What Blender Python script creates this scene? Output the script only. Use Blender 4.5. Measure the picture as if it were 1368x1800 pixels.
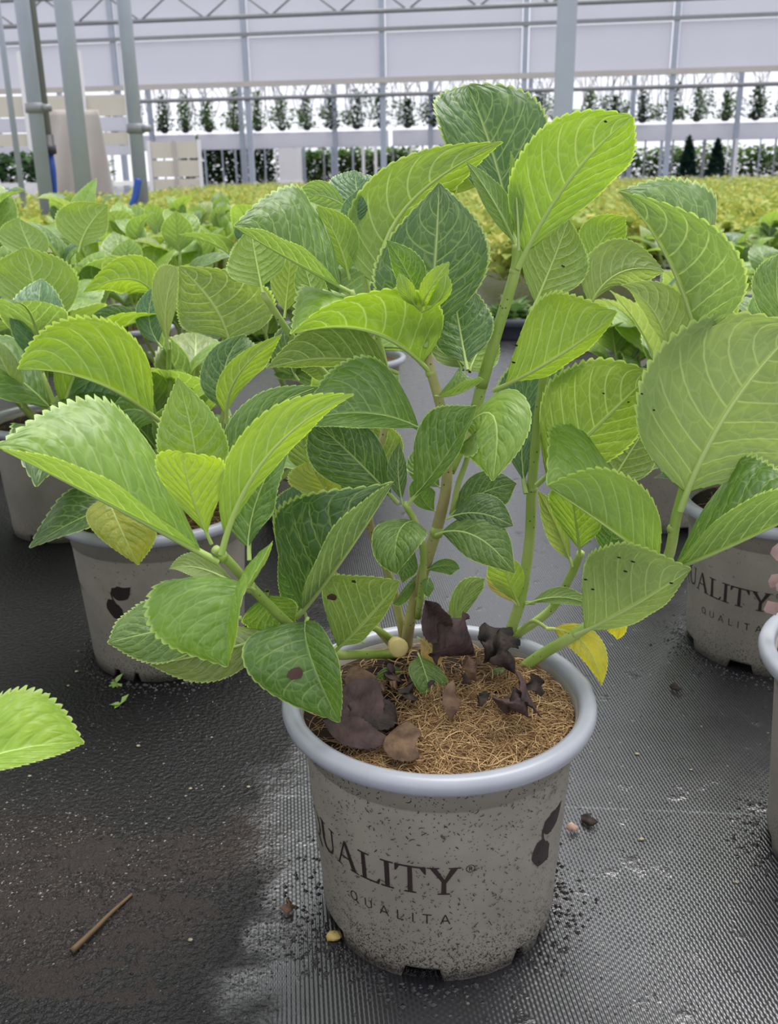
import bpy, math, random
import numpy as np
from mathutils import Vector, Matrix

# ------------------------------------------------------------------ scene
for o in list(bpy.data.objects):
    bpy.data.objects.remove(o, do_unlink=True)
scn = bpy.context.scene
COL = scn.collection

# ------------------------------------------------------------------ camera (image taken as 1368 x 1800)
FPX = 1700.0
CAM = np.array([0.0, 0.0, 0.44])
PITCH = math.radians(19.4)
ROLL = 0.015
_f = np.array([0, math.cos(PITCH), -math.sin(PITCH)])
_x = np.array([1.0, 0, 0]); _u0 = np.array([0, math.sin(PITCH), math.cos(PITCH)])
_r = math.cos(ROLL)*_x - math.sin(ROLL)*_u0
_u = math.sin(ROLL)*_x + math.cos(ROLL)*_u0
cd = bpy.data.cameras.new('camera'); cam = bpy.data.objects.new('camera', cd); COL.objects.link(cam)
cd.sensor_fit = 'VERTICAL'; cd.sensor_height = 36.0; cd.sensor_width = 36.0*1368/1800
cd.lens = 36.0*FPX/1800
cd.clip_start = 0.02; cd.clip_end = 400
m = Matrix.Identity(4)
for i in range(3):
    m[i][0] = _r[i]; m[i][1] = _u[i]; m[i][2] = -_f[i]; m[i][3] = CAM[i]
cam.matrix_world = m
cd.dof.use_dof = True; cd.dof.focus_distance = 0.56; cd.dof.aperture_fstop = cd.lens/1.7
scn.camera = cam

# ------------------------------------------------------------------ sky, sun, exposure
w = bpy.data.worlds.new('overcast_sky'); scn.world = w; w.use_nodes = True
bg = w.node_tree.nodes['Background']
bg.inputs[0].default_value = (0.90, 0.91, 1.0, 1); bg.inputs[1].default_value = 1.1
sd = bpy.data.lights.new('sun', 'SUN'); sun = bpy.data.objects.new('sun', sd); COL.objects.link(sun)
sd.energy = 3.2; sd.angle = math.radians(42); sd.color = (1.0, 0.98, 0.95)
sun.rotation_euler = (math.radians(-14), math.radians(12), 0)
scn.view_settings.view_transform = 'Standard'; scn.view_settings.look = 'None'
scn.view_settings.gamma = 1.0; scn.view_settings.use_curve_mapping = False
scn.view_settings.exposure = 0.30

def at(px, py, Y):
    """world point seen at a pixel at forward distance Y (metres)"""
    d = _f*FPX + (px-684.0)*_r - (py-900.0)*_u
    return CAM + d*(Y/d[1])

def proj(p):
    d = np.asarray(p)-CAM
    z = d@_f
    return 684+FPX*(d@_r)/z, 900-FPX*(d@_u)/z

# ------------------------------------------------------------------ node helpers
MATS = {}
class NT:
    def __init__(s, name):
        s.mat = bpy.data.materials.new(name); s.mat.use_nodes = True
        s.t = s.mat.node_tree; s.t.nodes.clear()
        s.out = s.t.nodes.new('ShaderNodeOutputMaterial')
        MATS[name] = s.mat
    def n(s, typ, ins=None, **kw):
        nd = s.t.nodes.new(typ)
        for k, v in kw.items(): setattr(nd, k, v)
        for k, v in (ins or {}).items():
            sock = nd.inputs[k]
            if isinstance(v, bpy.types.NodeSocket): s.t.links.new(v, sock)
            else: sock.default_value = v
        return nd
    def m(s, op, a, b=0.0, c=0.0, clamp=False):
        nd = s.t.nodes.new('ShaderNodeMath'); nd.operation = op; nd.use_clamp = clamp
        for i, v in enumerate((a, b, c)):
            if isinstance(v, bpy.types.NodeSocket): s.t.links.new(v, nd.inputs[i])
            else: nd.inputs[i].default_value = v
        return nd.outputs[0]
    def mix(s, fac, a, b, blend='MIX'):
        nd = s.t.nodes.new('ShaderNodeMix'); nd.data_type = 'RGBA'; nd.blend_type = blend
        for k, v in ((0, fac), (6, a), (7, b)):
            if isinstance(v, bpy.types.NodeSocket): s.t.links.new(v, nd.inputs[k])
            else: nd.inputs[k].default_value = v if k == 0 else (tuple(v)+(1,))[:4]
        return nd.outputs[2]
    def ramp(s, v, lo, hi, a=0.0, b=1.0):
        nd = s.n('ShaderNodeMapRange', {0: v, 1: lo, 2: hi, 3: a, 4: b}); nd.interpolation_type = 'SMOOTHSTEP'
        return nd.outputs[0]
    def noise(s, scale, detail=3, vec=None, rough=0.55):
        ins = {'Scale': scale, 'Detail': detail, 'Roughness': rough}
        if vec is not None: ins['Vector'] = vec
        return s.n('ShaderNodeTexNoise', ins).outputs[0]
    def obj(s): return s.n('ShaderNodeTexCoord').outputs['Object']
    def geo(s): return s.n('ShaderNodeNewGeometry').outputs['Position']
    def bump(s, h, strength=0.3, dist=0.001):
        return s.n('ShaderNodeBump', {'Height': h, 'Strength': strength, 'Distance': dist}).outputs[0]
    def bsdf(s, col, rough=0.5, nrm=None, spec=0.5, metal=0.0, link=True, **kw):
        ins = {'Base Color': col if isinstance(col, bpy.types.NodeSocket) else (tuple(col)+(1,))[:4],
               'Roughness': rough, 'Specular IOR Level': spec, 'Metallic': metal}
        if nrm is not None: ins['Normal'] = nrm
        b = s.n('ShaderNodeBsdfPrincipled', ins)
        if link: s.t.links.new(b.outputs[0], s.out.inputs[0])
        return b.outputs[0]

def plain(name, col, rough=0.6, var=0.15, scale=20, spec=0.4, metal=0.0, bump=0.0):
    t = NT(name); nz = t.noise(scale, 4, t.obj())
    c = t.mix(nz, tuple(v*(1-var) for v in col), tuple(min(1, v*(1+var)) for v in col))
    nr = t.bump(nz, bump, 0.002) if bump else None
    t.bsdf(c, rough, nr, spec, metal); return t.mat

# ---- leaf blade: colour of the thing comes from the object colour, veins from the leaf's own coordinates
def leaf_material(name, nv=8.0, kbend=0.30):
    t = NT(name)
    uv = t.n('ShaderNodeUVMap', uv_map='UVMap').outputs[0]
    met = t.n('ShaderNodeUVMap', uv_map='met').outputs[0]
    sep = t.n('ShaderNodeSeparateXYZ', {0: uv})
    tt = sep.outputs[0]; s = t.m('ABSOLUTE', sep.outputs[1])
    ph = t.m('MULTIPLY', t.m('SUBTRACT', tt, t.m('MULTIPLY', t.m('POWER', s, 1.25), kbend)), nv)
    side = t.m('MULTIPLY', t.m('SIGN', sep.outputs[1]), 0.2)
    ph = t.m('ADD', ph, side)
    fr = t.m('FRACT', t.m('ADD', ph, 20.0))
    d = t.m('SUBTRACT', 0.5, t.m('ABSOLUTE', t.m('SUBTRACT', fr, 0.5)))
    vein = t.ramp(d, 0.015, 0.07, 1.0, 0.0)
    vein = t.m('MULTIPLY', vein, t.ramp(s, 0.72, 0.93, 1.0, 0.0))
    mid = t.ramp(s, 0.015, 0.05, 1.0, 0.0)
    cv = t.n('ShaderNodeCombineXYZ', {0: t.m('MULTIPLY', ph, 1.5), 1: t.m('MULTIPLY', sep.outputs[1], 4.6), 2: 0.0}).outputs[0]
    vor = t.n('ShaderNodeTexVoronoi', {'Vector': cv, 'Scale': 1.0, 'Randomness': 0.75}, feature='DISTANCE_TO_EDGE').outputs[0]
    ret = t.ramp(vor, 0.01, 0.065, 1.0, 0.0)
    vor2 = t.n('ShaderNodeTexVoronoi', {'Vector': met, 'Scale': 3.4}, feature='DISTANCE_TO_EDGE').outputs[0]
    ret2 = t.ramp(vor2, 0.01, 0.12, 1.0, 0.0)
    v1 = t.m('MAXIMUM', vein, mid)
    back = t.n('ShaderNodeNewGeometry').outputs['Backfacing']
    vall = t.m('MAXIMUM', v1, t.m('MULTIPLY', ret, t.m('SUBTRACT', 0.50, t.m('MULTIPLY', back, 0.18))))
    vall = t.m('MAXIMUM', vall, t.m('MULTIPLY', ret2, 0.10))
    edge = t.ramp(s, 0.970, 0.992, 0.0, 1.0)
    oi = t.n('ShaderNodeObjectInfo'); oc = oi.outputs['Color']
    nz = t.noise(0.55, 4, met)
    nzb = t.ramp(nz, 0.3, 0.72)
    base = t.mix(nzb, (0.86, 0.88, 0.9), (1.16, 1.10, 1.0))
    top = t.mix(1.0, oc, base, 'MULTIPLY')
    veincol = t.mix(0.55, oc, (0.46, 0.60, 0.20))
    top = t.mix(t.m('MULTIPLY', vall, 0.75), top, veincol)
    und = t.mix(0.38, oc, (0.27, 0.37, 0.13))
    und = t.mix(t.m('MULTIPLY', vall, 0.72), und, (0.42, 0.55, 0.20))
    ec = t.mix(0.7, oc, (0.55, 0.72, 0.22))
    top = t.mix(edge, top, ec); und = t.mix(edge, und, ec)
    back = t.n('ShaderNodeNewGeometry').outputs['Backfacing']
    col = t.mix(back, top, und)
    rough = t.m('ADD', t.m('MULTIPLY', back, 0.24), 0.40)
    dome = t.m('MULTIPLY', t.ramp(d, 0.0, 0.38), t.ramp(s, 0.0, 0.12))
    h = t.m('ADD', t.m('MULTIPLY', dome, 0.6), t.m('MULTIPLY', t.ramp(vor, 0.0, 0.34), 0.5))
    bmp = t.bump(h, 0.5, 0.0012)
    b = t.bsdf(col, rough, bmp, 0.65, link=False)
    hsv = t.n('ShaderNodeHueSaturation', {'Hue': 0.485, 'Saturation': 1.2, 'Value': 1.55, 'Color': col}).outputs[0]
    tr = t.n('ShaderNodeBsdfTranslucent', {'Color': hsv, 'Normal': bmp}).outputs[0]
    mx = t.n('ShaderNodeMixShader', {0: 0.40, 1: b, 2: tr}).outputs[0]
    t.t.links.new(mx, t.out.inputs[0])
    return t.mat
LEAFM = leaf_material('leaf_blade')

def rib_material():
    t = NT('leaf_rib'); oc = t.n('ShaderNodeObjectInfo').outputs['Color']
    c = t.mix(0.62, oc, (0.50, 0.62, 0.20)); t.bsdf(c, 0.45, None, 0.4); return t.mat
RIBM = rib_material()

def stem_material(name, col, col2):
    t = NT(name); o = t.obj()
    nz = t.ramp(t.noise(45, 3, o), 0.35, 0.7)
    c = t.mix(nz, col, col2)
    sp = t.n('ShaderNodeTexVoronoi', {'Vector': o, 'Scale': 330.0}).outputs[0]
    spn = t.noise(120, 2, o)
    msk = t.m('MULTIPLY', t.ramp(sp, 0.12, 0.22, 1.0, 0.0), t.ramp(spn, 0.5, 0.56))
    c = t.mix(msk, c, (0.07, 0.04, 0.02))
    t.bsdf(c, 0.45, t.bump(nz, 0.2, 0.001), 0.4); return t.mat
STEMM = stem_material('stem_green', (0.26, 0.38, 0.07), (0.36, 0.44, 0.13))
STEMW = stem_material('stem_woody', (0.36, 0.36, 0.13), (0.30, 0.24, 0.11))

def dead_material(name, a, b):
    t = NT(name); o = t.obj(); nz = t.ramp(t.noise(90, 5, o), 0.3, 0.7)
    c = t.mix(nz, a, b); t.bsdf(c, 0.75, t.bump(t.noise(160, 4, o), 0.6, 0.002), 0.3); return t.mat
DEADP = dead_material('dead_leaf_purple', (0.030, 0.018, 0.018), (0.075, 0.045, 0.042))
DEADB = dead_material('dead_leaf_brown', (0.055, 0.030, 0.018), (0.17, 0.105, 0.06))
DEADK = dead_material('dead_leaf_black', (0.012, 0.009, 0.008), (0.05, 0.034, 0.026))

def pot_material(name, col):
    t = NT(name); o = t.obj()
    sep = t.n('ShaderNodeSeparateXYZ', {0: o})
    z = sep.outputs[2]
    nz = t.noise(30, 4, o)
    c = t.mix(t.ramp(nz, 0.3, 0.7), tuple(v*0.9 for v in col), tuple(v*1.08 for v in col))
    dn = t.noise(900, 2, o); dl = t.noise(60, 3, o)
    low = t.ramp(z, 0.0, 0.06, 0.17, 0.0)
    thr = t.m('SUBTRACT', 0.70, t.m('ADD', low, t.m('MULTIPLY', t.m('SUBTRACT', dl, 0.5), 0.22)))
    msk = t.ramp(t.m('SUBTRACT', dn, thr), 0.0, 0.03)
    c = t.mix(t.m('MULTIPLY', msk, 0.8), c, (0.03, 0.026, 0.02))
    t.bsdf(c, 0.5, t.bump(nz, 0.08, 0.001), 0.35); return t.mat
POTM = pot_material('pot_taupe_plastic', (0.222, 0.204, 0.166))
t = NT('pot_rim_sky_tint'); _nz = t.noise(40, 3, t.obj())
t.bsdf(t.mix(_nz, (0.27, 0.285, 0.32), (0.36, 0.375, 0.41)), 0.33, None, 0.5); RIMM = t.mat  # same plastic as the pot wall, sky reflection painted in as lighter bluish grey
INKM = plain('pot_print', (0.022, 0.013, 0.012), 0.55, 0.3, 200)
t = NT('coir_fibre'); _oi = t.n('ShaderNodeNewGeometry').outputs['Random Per Island']
_r0 = t.n('ShaderNodeValToRGB', {0: _oi}); _e = _r0.color_ramp.elements
_e[0].color = (0.16, 0.085, 0.038, 1); _e[1].color = (0.62, 0.44, 0.22, 1)
_m0 = _r0.color_ramp.elements.new(0.5); _m0.color = (0.36, 0.22, 0.095, 1)
t.bsdf(_r0.outputs[0], 0.7, None, 0.25); COIRM = t.mat
t = NT('potting_soil'); _o = t.obj(); _n = t.noise(140, 5, _o); _n2 = t.noise(22, 3, _o)
_sx = t.n('ShaderNodeSeparateXYZ', {0: _o}); _wt = t.m('ADD', t.m('SUBTRACT', _n2, 0.5), t.m('SUBTRACT', t.m('MULTIPLY', _sx.outputs[0], 9.0), t.m('MULTIPLY', _sx.outputs[1], 9.0)))
_c = t.mix(t.ramp(_wt, -0.1, 0.25), (0.030, 0.018, 0.011), (0.22, 0.125, 0.06)); _c = t.mix(_n, (0.02, 0.012, 0.008), _c)
t.bsdf(_c, 0.85, t.bump(_n, 1.0, 0.004), 0.2); SOILM = t.mat
FLECKM = plain('soil_fleck', (0.02, 0.015, 0.012), 0.6, 0.4, 100)

# ---- wet woven ground cloth
t = NT('woven_ground_cloth'); P = t.geo()
sp = t.n('ShaderNodeSeparateXYZ', {0: P}); X, Yc = sp.outputs[0], sp.outputs[1]
TWO = 2*math.pi
a = t.m('MULTIPLY', t.m('ADD', X, t.m('MULTIPLY', Yc, 0.10)), TWO/0.0026)
b = t.m('MULTIPLY', t.m('SUBTRACT', Yc, t.m('MULTIPLY', X, 0.05)), TWO/0.0042)
wv = t.m('ADD', t.m('MULTIPLY', t.m('SINE', a), 0.75), t.m('MULTIPLY', t.m('SINE', t.m('ADD', b, t.m('MULTIPLY', t.m('SIGN', t.m('SINE', t.m('MULTIPLY', a, 0.5))), 1.57))), 0.38))
n1 = t.noise(3.2, 5, P); n2 = t.noise(35, 5, P); n3 = t.noise(260, 4, P)
left = t.ramp(t.m('ADD', X, t.m('ADD', t.m('MULTIPLY', t.m('SUBTRACT', n1, 0.5), 0.35), t.m('MULTIPLY', t.m('SUBTRACT', n2, 0.5), 0.10))), -0.115, -0.05, 1.0, 0.0)
near = t.ramp(Yc, 1.2, 2.2, 1.0, 0.0)
dirt = t.m('MAXIMUM', t.m('MULTIPLY', left, near), t.m('MULTIPLY', t.ramp(n2, 0.60, 0.74), 0.6))
brown = t.m('MULTIPLY', t.ramp(t.noise(7, 3, P), 0.40, 0.62), t.m('MULTIPLY', t.ramp(Yc, 0.43, 0.48), t.ramp(Yc, 0.55, 0.66, 1.0, 0.0)))
dcol = t.mix(t.m('MULTIPLY', brown, n3), (0.005, 0.0048, 0.005), (0.030, 0.018, 0.012))
col = t.mix(t.m('MULTIPLY', n2, 0.6), (0.010, 0.010, 0.012), (0.022, 0.022, 0.026))
ln = t.m('ABSOLUTE', t.m('SUBTRACT', t.m('ADD', Yc, t.m('MULTIPLY', X, 0.09)), 0.606))
lmask = t.m('MULTIPLY', t.ramp(ln, 0.0006, 0.0016, 1.0, 0.0), t.ramp(n3, 0.35, 0.6))
col = t.mix(t.m('MULTIPLY', lmask, 0.4), col, (0.16, 0.20, 0.19))
spk = t.n('ShaderNodeTexVoronoi', {'Vector': P, 'Scale': 62.0}).outputs[0]
col = t.mix(t.ramp(spk, 0.045, 0.08, 0.5, 0.0), col, (0.25, 0.23, 0.18))
col = t.mix(dirt, col, dcol)
rough = t.m('ADD', t.m('MULTIPLY', dirt, 0.12), t.m('ADD', 0.21, t.m('MULTIPLY', n2, 0.14)))
hgt = t.m('ADD', t.m('MULTIPLY', wv, t.m('SUBTRACT', 0.55, t.m('MULTIPLY', dirt, 0.5))), t.m('MULTIPLY', n3, t.m('ADD', 0.25, t.m('MULTIPLY', dirt, 9.0))))
_fb = t.bsdf(col, rough, t.bump(hgt, 0.6, 0.00042), 0.5)
_fn = _fb.node; t.t.links.new(t.m('SUBTRACT', 2.15, t.m('MULTIPLY', dirt, 0.80)), _fn.inputs['IOR']); FLOORM = t.mat

# ------------------------------------------------------------------ mesh helpers
class MB:
    """collects vertices and faces; .build links ONE mesh object"""
    def __init__(s): s.v = []; s.f = []; s.mi = []
    def add(s, vs, fs, mi=0):
        k = len(s.v); s.v.extend([tuple(float(c) for c in p) for p in vs])
        s.f.extend([tuple(i+k for i in f) for f in fs]); s.mi.extend([mi]*len(fs)); return s
    def box(s, c, h, R=None, mi=0):
        c = np.asarray(c, float); R = np.eye(3) if R is None else np.asarray(R)
        vs = [c+R@np.array([x*h[0], y*h[1], z*h[2]]) for x in (-1, 1) for y in (-1, 1) for z in (-1, 1)]
        return s.add(vs, [(0,1,3,2),(4,6,7,5),(0,4,5,1),(2,3,7,6),(0,2,6,4),(1,5,7,3)], mi)
    def tube(s, pts, radii, n=8, mi=0, cap=True):
        pts = np.asarray(pts, float); k = len(pts)
        if np.isscalar(radii): radii = [radii]*k
        tg = np.gradient(pts, axis=0); tg /= np.linalg.norm(tg, axis=1)[:, None]+1e-12
        ref = np.array([0, 0, 1.0]) if abs(tg[0][2]) < 0.9 else np.array([1.0, 0, 0])
        a = np.cross(tg[0], ref); a /= np.linalg.norm(a)
        vs = []
        for i in range(k):
            a = a-tg[i]*(a@tg[i]); a /= np.linalg.norm(a); b = np.cross(tg[i], a)
            for j in range(n):
                an = 2*math.pi*j/n
                vs.append(pts[i]+radii[i]*(math.cos(an)*a+math.sin(an)*b))
        fs = [(i*n+j, i*n+(j+1) % n, (i+1)*n+(j+1) % n, (i+1)*n+j) for i in range(k-1) for j in range(n)]
        if cap: fs += [tuple(range(n))[::-1], tuple((k-1)*n+j for j in range(n))]
        return s.add(vs, fs, mi)
    def lathe(s, prof, n=64, mi=0, c=(0, 0, 0), zmod=None):
        vs = []
        for i, (r, z) in enumerate(prof):
            for j in range(n):
                an = 2*math.pi*j/n
                zz = z+(zmod(i, an) if zmod else 0)
                vs.append((c[0]+r*math.cos(an), c[1]+r*math.sin(an), c[2]+zz))
        fs = [(i*n+j, i*n+(j+1) % n, (i+1)*n+(j+1) % n, (i+1)*n+j) for i in range(len(prof)-1) for j in range(n)]
        return s.add(vs, fs, mi)
    def mesh(s, name, mats, smooth=True):
        me = bpy.data.meshes.new(name); me.from_pydata(s.v, [], s.f)
        for mt in (mats if isinstance(mats, (list, tuple)) else [mats]): me.materials.append(mt)
        if any(s.mi): me.polygons.foreach_set('material_index', s.mi)
        if smooth: me.polygons.foreach_set('use_smooth', [True]*len(s.f))
        me.update(); return me
    def build(s, name, mats, parent=None, smooth=True):
        if parent is not None:
            L = np.array(parent_world(parent)); s.v = [tuple(np.array(p)-L) for p in s.v]
        return link(name, s.mesh(name, mats, smooth), parent)

def parent_world(o):
    L = np.zeros(3)
    while o is not None:
        L += np.array(o.location); o = o.parent
    return L
def link(name, me, parent=None):
    o = bpy.data.objects.new(name, me); COL.objects.link(o); o.parent = parent; return o
def tag(o, label=None, cat=None, group=None, kind=None):
    if label: o['label'] = label
    if cat: o['category'] = cat
    if group: o['group'] = group
    if kind: o['kind'] = kind
    return o
def thing(name, loc, label=None, cat=None, group=None, kind=None):
    o = bpy.data.objects.new(name, None); COL.objects.link(o); o.location = tuple(float(c) for c in loc)
    o.empty_display_size = 0.02
    return tag(o, label, cat, group, kind)
def smoothpath(pts, n=8):
    pts = np.asarray(pts, float)
    if len(pts) < 3:
        return np.array([pts[0]+(pts[-1]-pts[0])*k/n for k in range(n+1)])
    P = np.vstack([2*pts[0]-pts[1], pts, 2*pts[-1]-pts[-2]]); out = []
    for i in range(1, len(P)-2):
        p0, p1, p2, p3 = P[i-1:i+3]
        for k in range(n):
            u = k/n
            out.append(0.5*((2*p1)+(-p0+p2)*u+(2*p0-5*p1+4*p2-p3)*u*u+(-p0+3*p1-3*p2+p3)*u**3))
    out.append(pts[-1]); return np.array(out)

# ------------------------------------------------------------------ leaf geometry
def rot_between(a, b):
    v = np.cross(a, b); c = float(a@b)
    K = np.array([[0, -v[2], v[1]], [v[2], 0, -v[0]], [-v[1], v[0], 0]])
    return np.eye(3)+K+K@K/(1+c+1e-9)

def leaf_mesh(B, M, T, L, R, teeth=22, ns=7, peak=0.45, t0=0.09, total=1.75, bow=0.10, quilt=0.010,
              wave=0.045, tooth=0.050, seed=0, rib=True, nv=8.0, kb=0.30, per=4, be=1.0):
    B, M, T, L, R = [np.asarray(q, float) for q in (B, M, T, L, R)]
    rng = np.random.RandomState(seed)
    C = 2*M-0.5*(B+T)
    u = np.linspace(0, 1, 121)[:, None]
    cur = (1-u)**2*B+2*u*(1-u)*C+u*u*T
    seg = np.r_[0, np.cumsum(np.linalg.norm(np.diff(cur, axis=0), axis=1))]; length = seg[-1]
    def P(t): return np.array([np.interp(t*length, seg, cur[:, k]) for k in range(3)]).T
    tw = t0+(1-t0)*peak
    def Tg(t):
        e = 0.01; d = P(np.clip(t+e, 0, 1))-P(np.clip(t-e, 0, 1)); return d/np.linalg.norm(d)
    Tw = Tg(tw); Pw = P(tw); VL = L-Pw; VR = R-Pw
    hw = 0.5*(np.linalg.norm(VL)+np.linalg.norm(VR))
    N0 = np.cross(VR-VL, Tw); N0 /= np.linalg.norm(N0)
    nt = teeth*per
    ts = np.linspace(0, 1, nt+1)
    vv = np.clip(ts/peak, 0, 1); uu = np.clip((ts-peak)/(1-peak), 0, 1)
    e = 1.9 if total > 1.5 else 2.5
    ac = 0.30 if total > 1.5 else 0.10
    prof = np.where(ts < peak, (vv*(2-vv))**be, (1-uu**e)*(1-ac*uu**3))
    fr = (np.arange(nt+1) % per)/per
    sawv = np.array([0.0, 0.55, 0.88, 1.0]) if per == 4 else np.array([0.0, 0.7, 1.0]) if per == 3 else np.array([0.0, 1.0])
    saw = sawv[np.arange(nt+1) % per]
    tv = 0.75+0.5*rng.rand(nt+1)
    ph1, ph2 = rng.rand(2)*6.28
    ss = np.linspace(0, 1, ns+1)
    ss = 1-(1-ss)**1.15
    ss = np.append(ss[:-1], [0.965, 1.0])
    verts = []; uv = []; met = []
    cols = len(ss)*2-1
    for i, tp in enumerate(ts):
        tt = t0+(1-t0)*tp
        p = P(tt); tg = Tg(tt); Rm = rot_between(Tw, tg); vl = Rm@VL; vr = Rm@VR; n = Rm@N0
        wv = prof[i]
        for side, V, sg in ((0, vl, -1), (1, vr, 1)):
            row = ss[::-1] if side == 0 else ss[1:]
            hwS = np.linalg.norm(V)
            nn = np.cross(V, tg)*sg; q = np.linalg.norm(nn)
            nS = nn/q if q > 1e-9 else n
            if nS@n < 0: nS = -nS
            for s in row:
                s2 = s
                ext = 1.0
                if s > 0.99: ext = 1+tooth*saw[i]*tv[i]*min(1, 4*tp)
                phi = nv*(tp-kb*s**1.25)+(0.2*sg)
                qd = abs(math.sin(math.pi*phi))**0.7-0.6
                msk = min(1, s*5)*min(1, (1-s)*3.5)*min(1, wv*1.5)
                off = quilt*hwS*qd*msk*4
                off += bow*hwS*wv*(math.sin(math.pi*min(1, s))*0.9)
                off += wave*hwS*s*s*wv*(math.sin(9*tp+ph1+sg)+0.6*math.sin(17*tp+ph2-sg))
                q3 = p+V*(wv*s*ext)+nS*off
                if s > 0.99: q3 = q3+tg*(length*0.012*saw[i])
                verts.append(q3); uv.append((tp, s*sg)); met.append((tp*length*100, s*sg*wv*hw*100))
    c = cols
    faces = [(i*c+j, i*c+j+1, (i+1)*c+j+1, (i+1)*c+j) for i in range(nt) for j in range(c-1)]
    nb = len(faces)
    me = bpy.data.meshes.new('leaf')
    if rib:
        k = 14; rv = []; rf = []; nr = 6
        for i in range(k+1):
            tt = i/k; p = P(tt*0.97); tg = Tg(tt*0.97); Rm = rot_between(Tw, tg); n = Rm@N0
            sx = np.cross(tg, n); r0 = length*(0.017*(1-tt)**1.1+0.0022)
            r0 = min(r0, 0.0024)
            for j in range(nr):
                an = 2*math.pi*j/nr
                rv.append(p-n*r0*0.45+r0*(math.cos(an)*sx+math.sin(an)*n*0.8))
        o = len(verts)
        for i in range(k):
            for j in range(nr):
                rf.append((o+i*nr+j, o+i*nr+(j+1) % nr, o+(i+1)*nr+(j+1) % nr, o+(i+1)*nr+j))
        verts += rv; uv += [(0, 0)]*len(rv); met += [(0, 0)]*len(rv); faces += rf
    me.from_pydata([tuple(v) for v in verts], [], faces)
    me.materials.append(LEAFM); me.materials.append(RIBM)
    mi = [0]*nb+[1]*(len(faces)-nb)
    me.polygons.foreach_set('material_index', mi)
    me.polygons.foreach_set('use_smooth', [True]*len(faces))
    li = np.empty(len(me.loops), dtype=np.int32); me.loops.foreach_get('vertex_index', li)
    for nm, arr in (('UVMap', uv), ('met', met)):
        l = me.uv_layers.new(name=nm)
        A = np.array(arr, dtype=np.float32)[li]
        l.data.foreach_set('uv', A.ravel())
    me.update(); return me

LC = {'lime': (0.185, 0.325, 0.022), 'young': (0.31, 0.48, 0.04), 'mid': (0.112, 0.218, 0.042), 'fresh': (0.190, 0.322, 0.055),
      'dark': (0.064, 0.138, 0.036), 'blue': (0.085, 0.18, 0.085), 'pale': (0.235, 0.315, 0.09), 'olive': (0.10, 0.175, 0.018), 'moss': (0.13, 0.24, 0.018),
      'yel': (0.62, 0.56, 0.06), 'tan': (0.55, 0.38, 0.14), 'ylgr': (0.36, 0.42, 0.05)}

def px_leaf(parent, side, colr, B, M, T, L, R, seed=0, **kw):
    """leaf from five sightings (pixel x, pixel y, forward distance in cm; L and R relative to M)"""
    b, mm, tt = [at(q[0], q[1], q[2]/100) for q in (B, M, T)]
    gl = lambda q: at(q[0], q[1], (M[2]+(q[2] if len(q) > 2 else 0))/100)
    l, r = gl(L), gl(R)
    n = np.cross(r-l, tt-b)
    ref = (CAM-mm) if side == 'T' else (mm-CAM) if side == 'U' else np.array([0, 0, 1.0])
    if n@ref < 0: l, r = r, l
    w0 = parent_world(parent)
    me = leaf_mesh(b-w0, mm-w0, tt-w0, l-w0, r-w0, seed=seed, **kw)
    o = link('leaf', me, parent)
    rng = random.Random(seed*7+3); c = LC[colr]; k = 0.90+0.22*rng.random()
    o.color = (c[0]*k*(0.93+0.14*rng.random()), c[1]*k, c[2]*k, 1)
    return o

def stem(parent, pts, rad, mat=None, name='stem'):
    P = smoothpath([at(p[0], p[1], p[2]/100) if len(p) == 3 and abs(p[0]) > 5 else np.array(p) for p in pts], 6)
    n = len(P); rr = np.linspace(rad[0], rad[1], n)
    return MB().tube(P, rr, 10).build(name, mat or STEMM, parent)

# ------------------------------------------------------------------ the setting: floor
fl = MB(); fl.add([(-45, -2, 0), (45, -2, 0), (45, 75, 0), (-45, 75, 0)], [(0, 1, 2, 3)])
tag(fl.build('floor', FLOORM, None, False), 'black woven ground cloth, wet, covering the greenhouse floor', kind='structure')

# ------------------------------------------------------------------ greenhouse
GALV = plain('galvanised_steel', (0.36, 0.40, 0.46), 0.45, 0.14, 5, 0.5, 0.1)
GALVD = plain('weathered_steel', (0.25, 0.26, 0.26), 0.5, 0.2, 6, 0.5, 0.3)
RAILM = plain('painted_rail', (0.50, 0.47, 0.42), 0.5, 0.1, 3)
t = NT('white_film'); _n = t.noise(0.7, 3, t.geo())
_sp = t.n('ShaderNodeSeparateXYZ', {0: t.geo()}).outputs[2]
_c = t.mix(_n, (0.70, 0.70, 0.74), (0.79, 0.79, 0.83))
_b = t.bsdf(_c, 0.6, None, 0.3, link=False); _t = t.n('ShaderNodeBsdfTranslucent', {'Color': (0.80, 0.80, 0.84, 1)}).outputs[0]
t.t.links.new(t.n('ShaderNodeMixShader', {0: 0.5, 1: _b, 2: _t}).outputs[0], t.out.inputs[0]); FILM = t.mat
CREAM = plain('cream_panel', (0.62, 0.58, 0.47), 0.6, 0.1, 1.5)
BEIGE = plain('beige_cloth', (0.48, 0.44, 0.40), 0.8, 0.12, 3)
BLUEM = plain('blue_plastic', (0.015, 0.07, 0.34), 0.4, 0.2, 10)
BLACKM = plain('black_plastic', (0.03, 0.03, 0.035), 0.45, 0.2, 10)
WHITEP = plain('white_paint', (0.78, 0.77, 0.75), 0.5, 0.06, 2)

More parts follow.
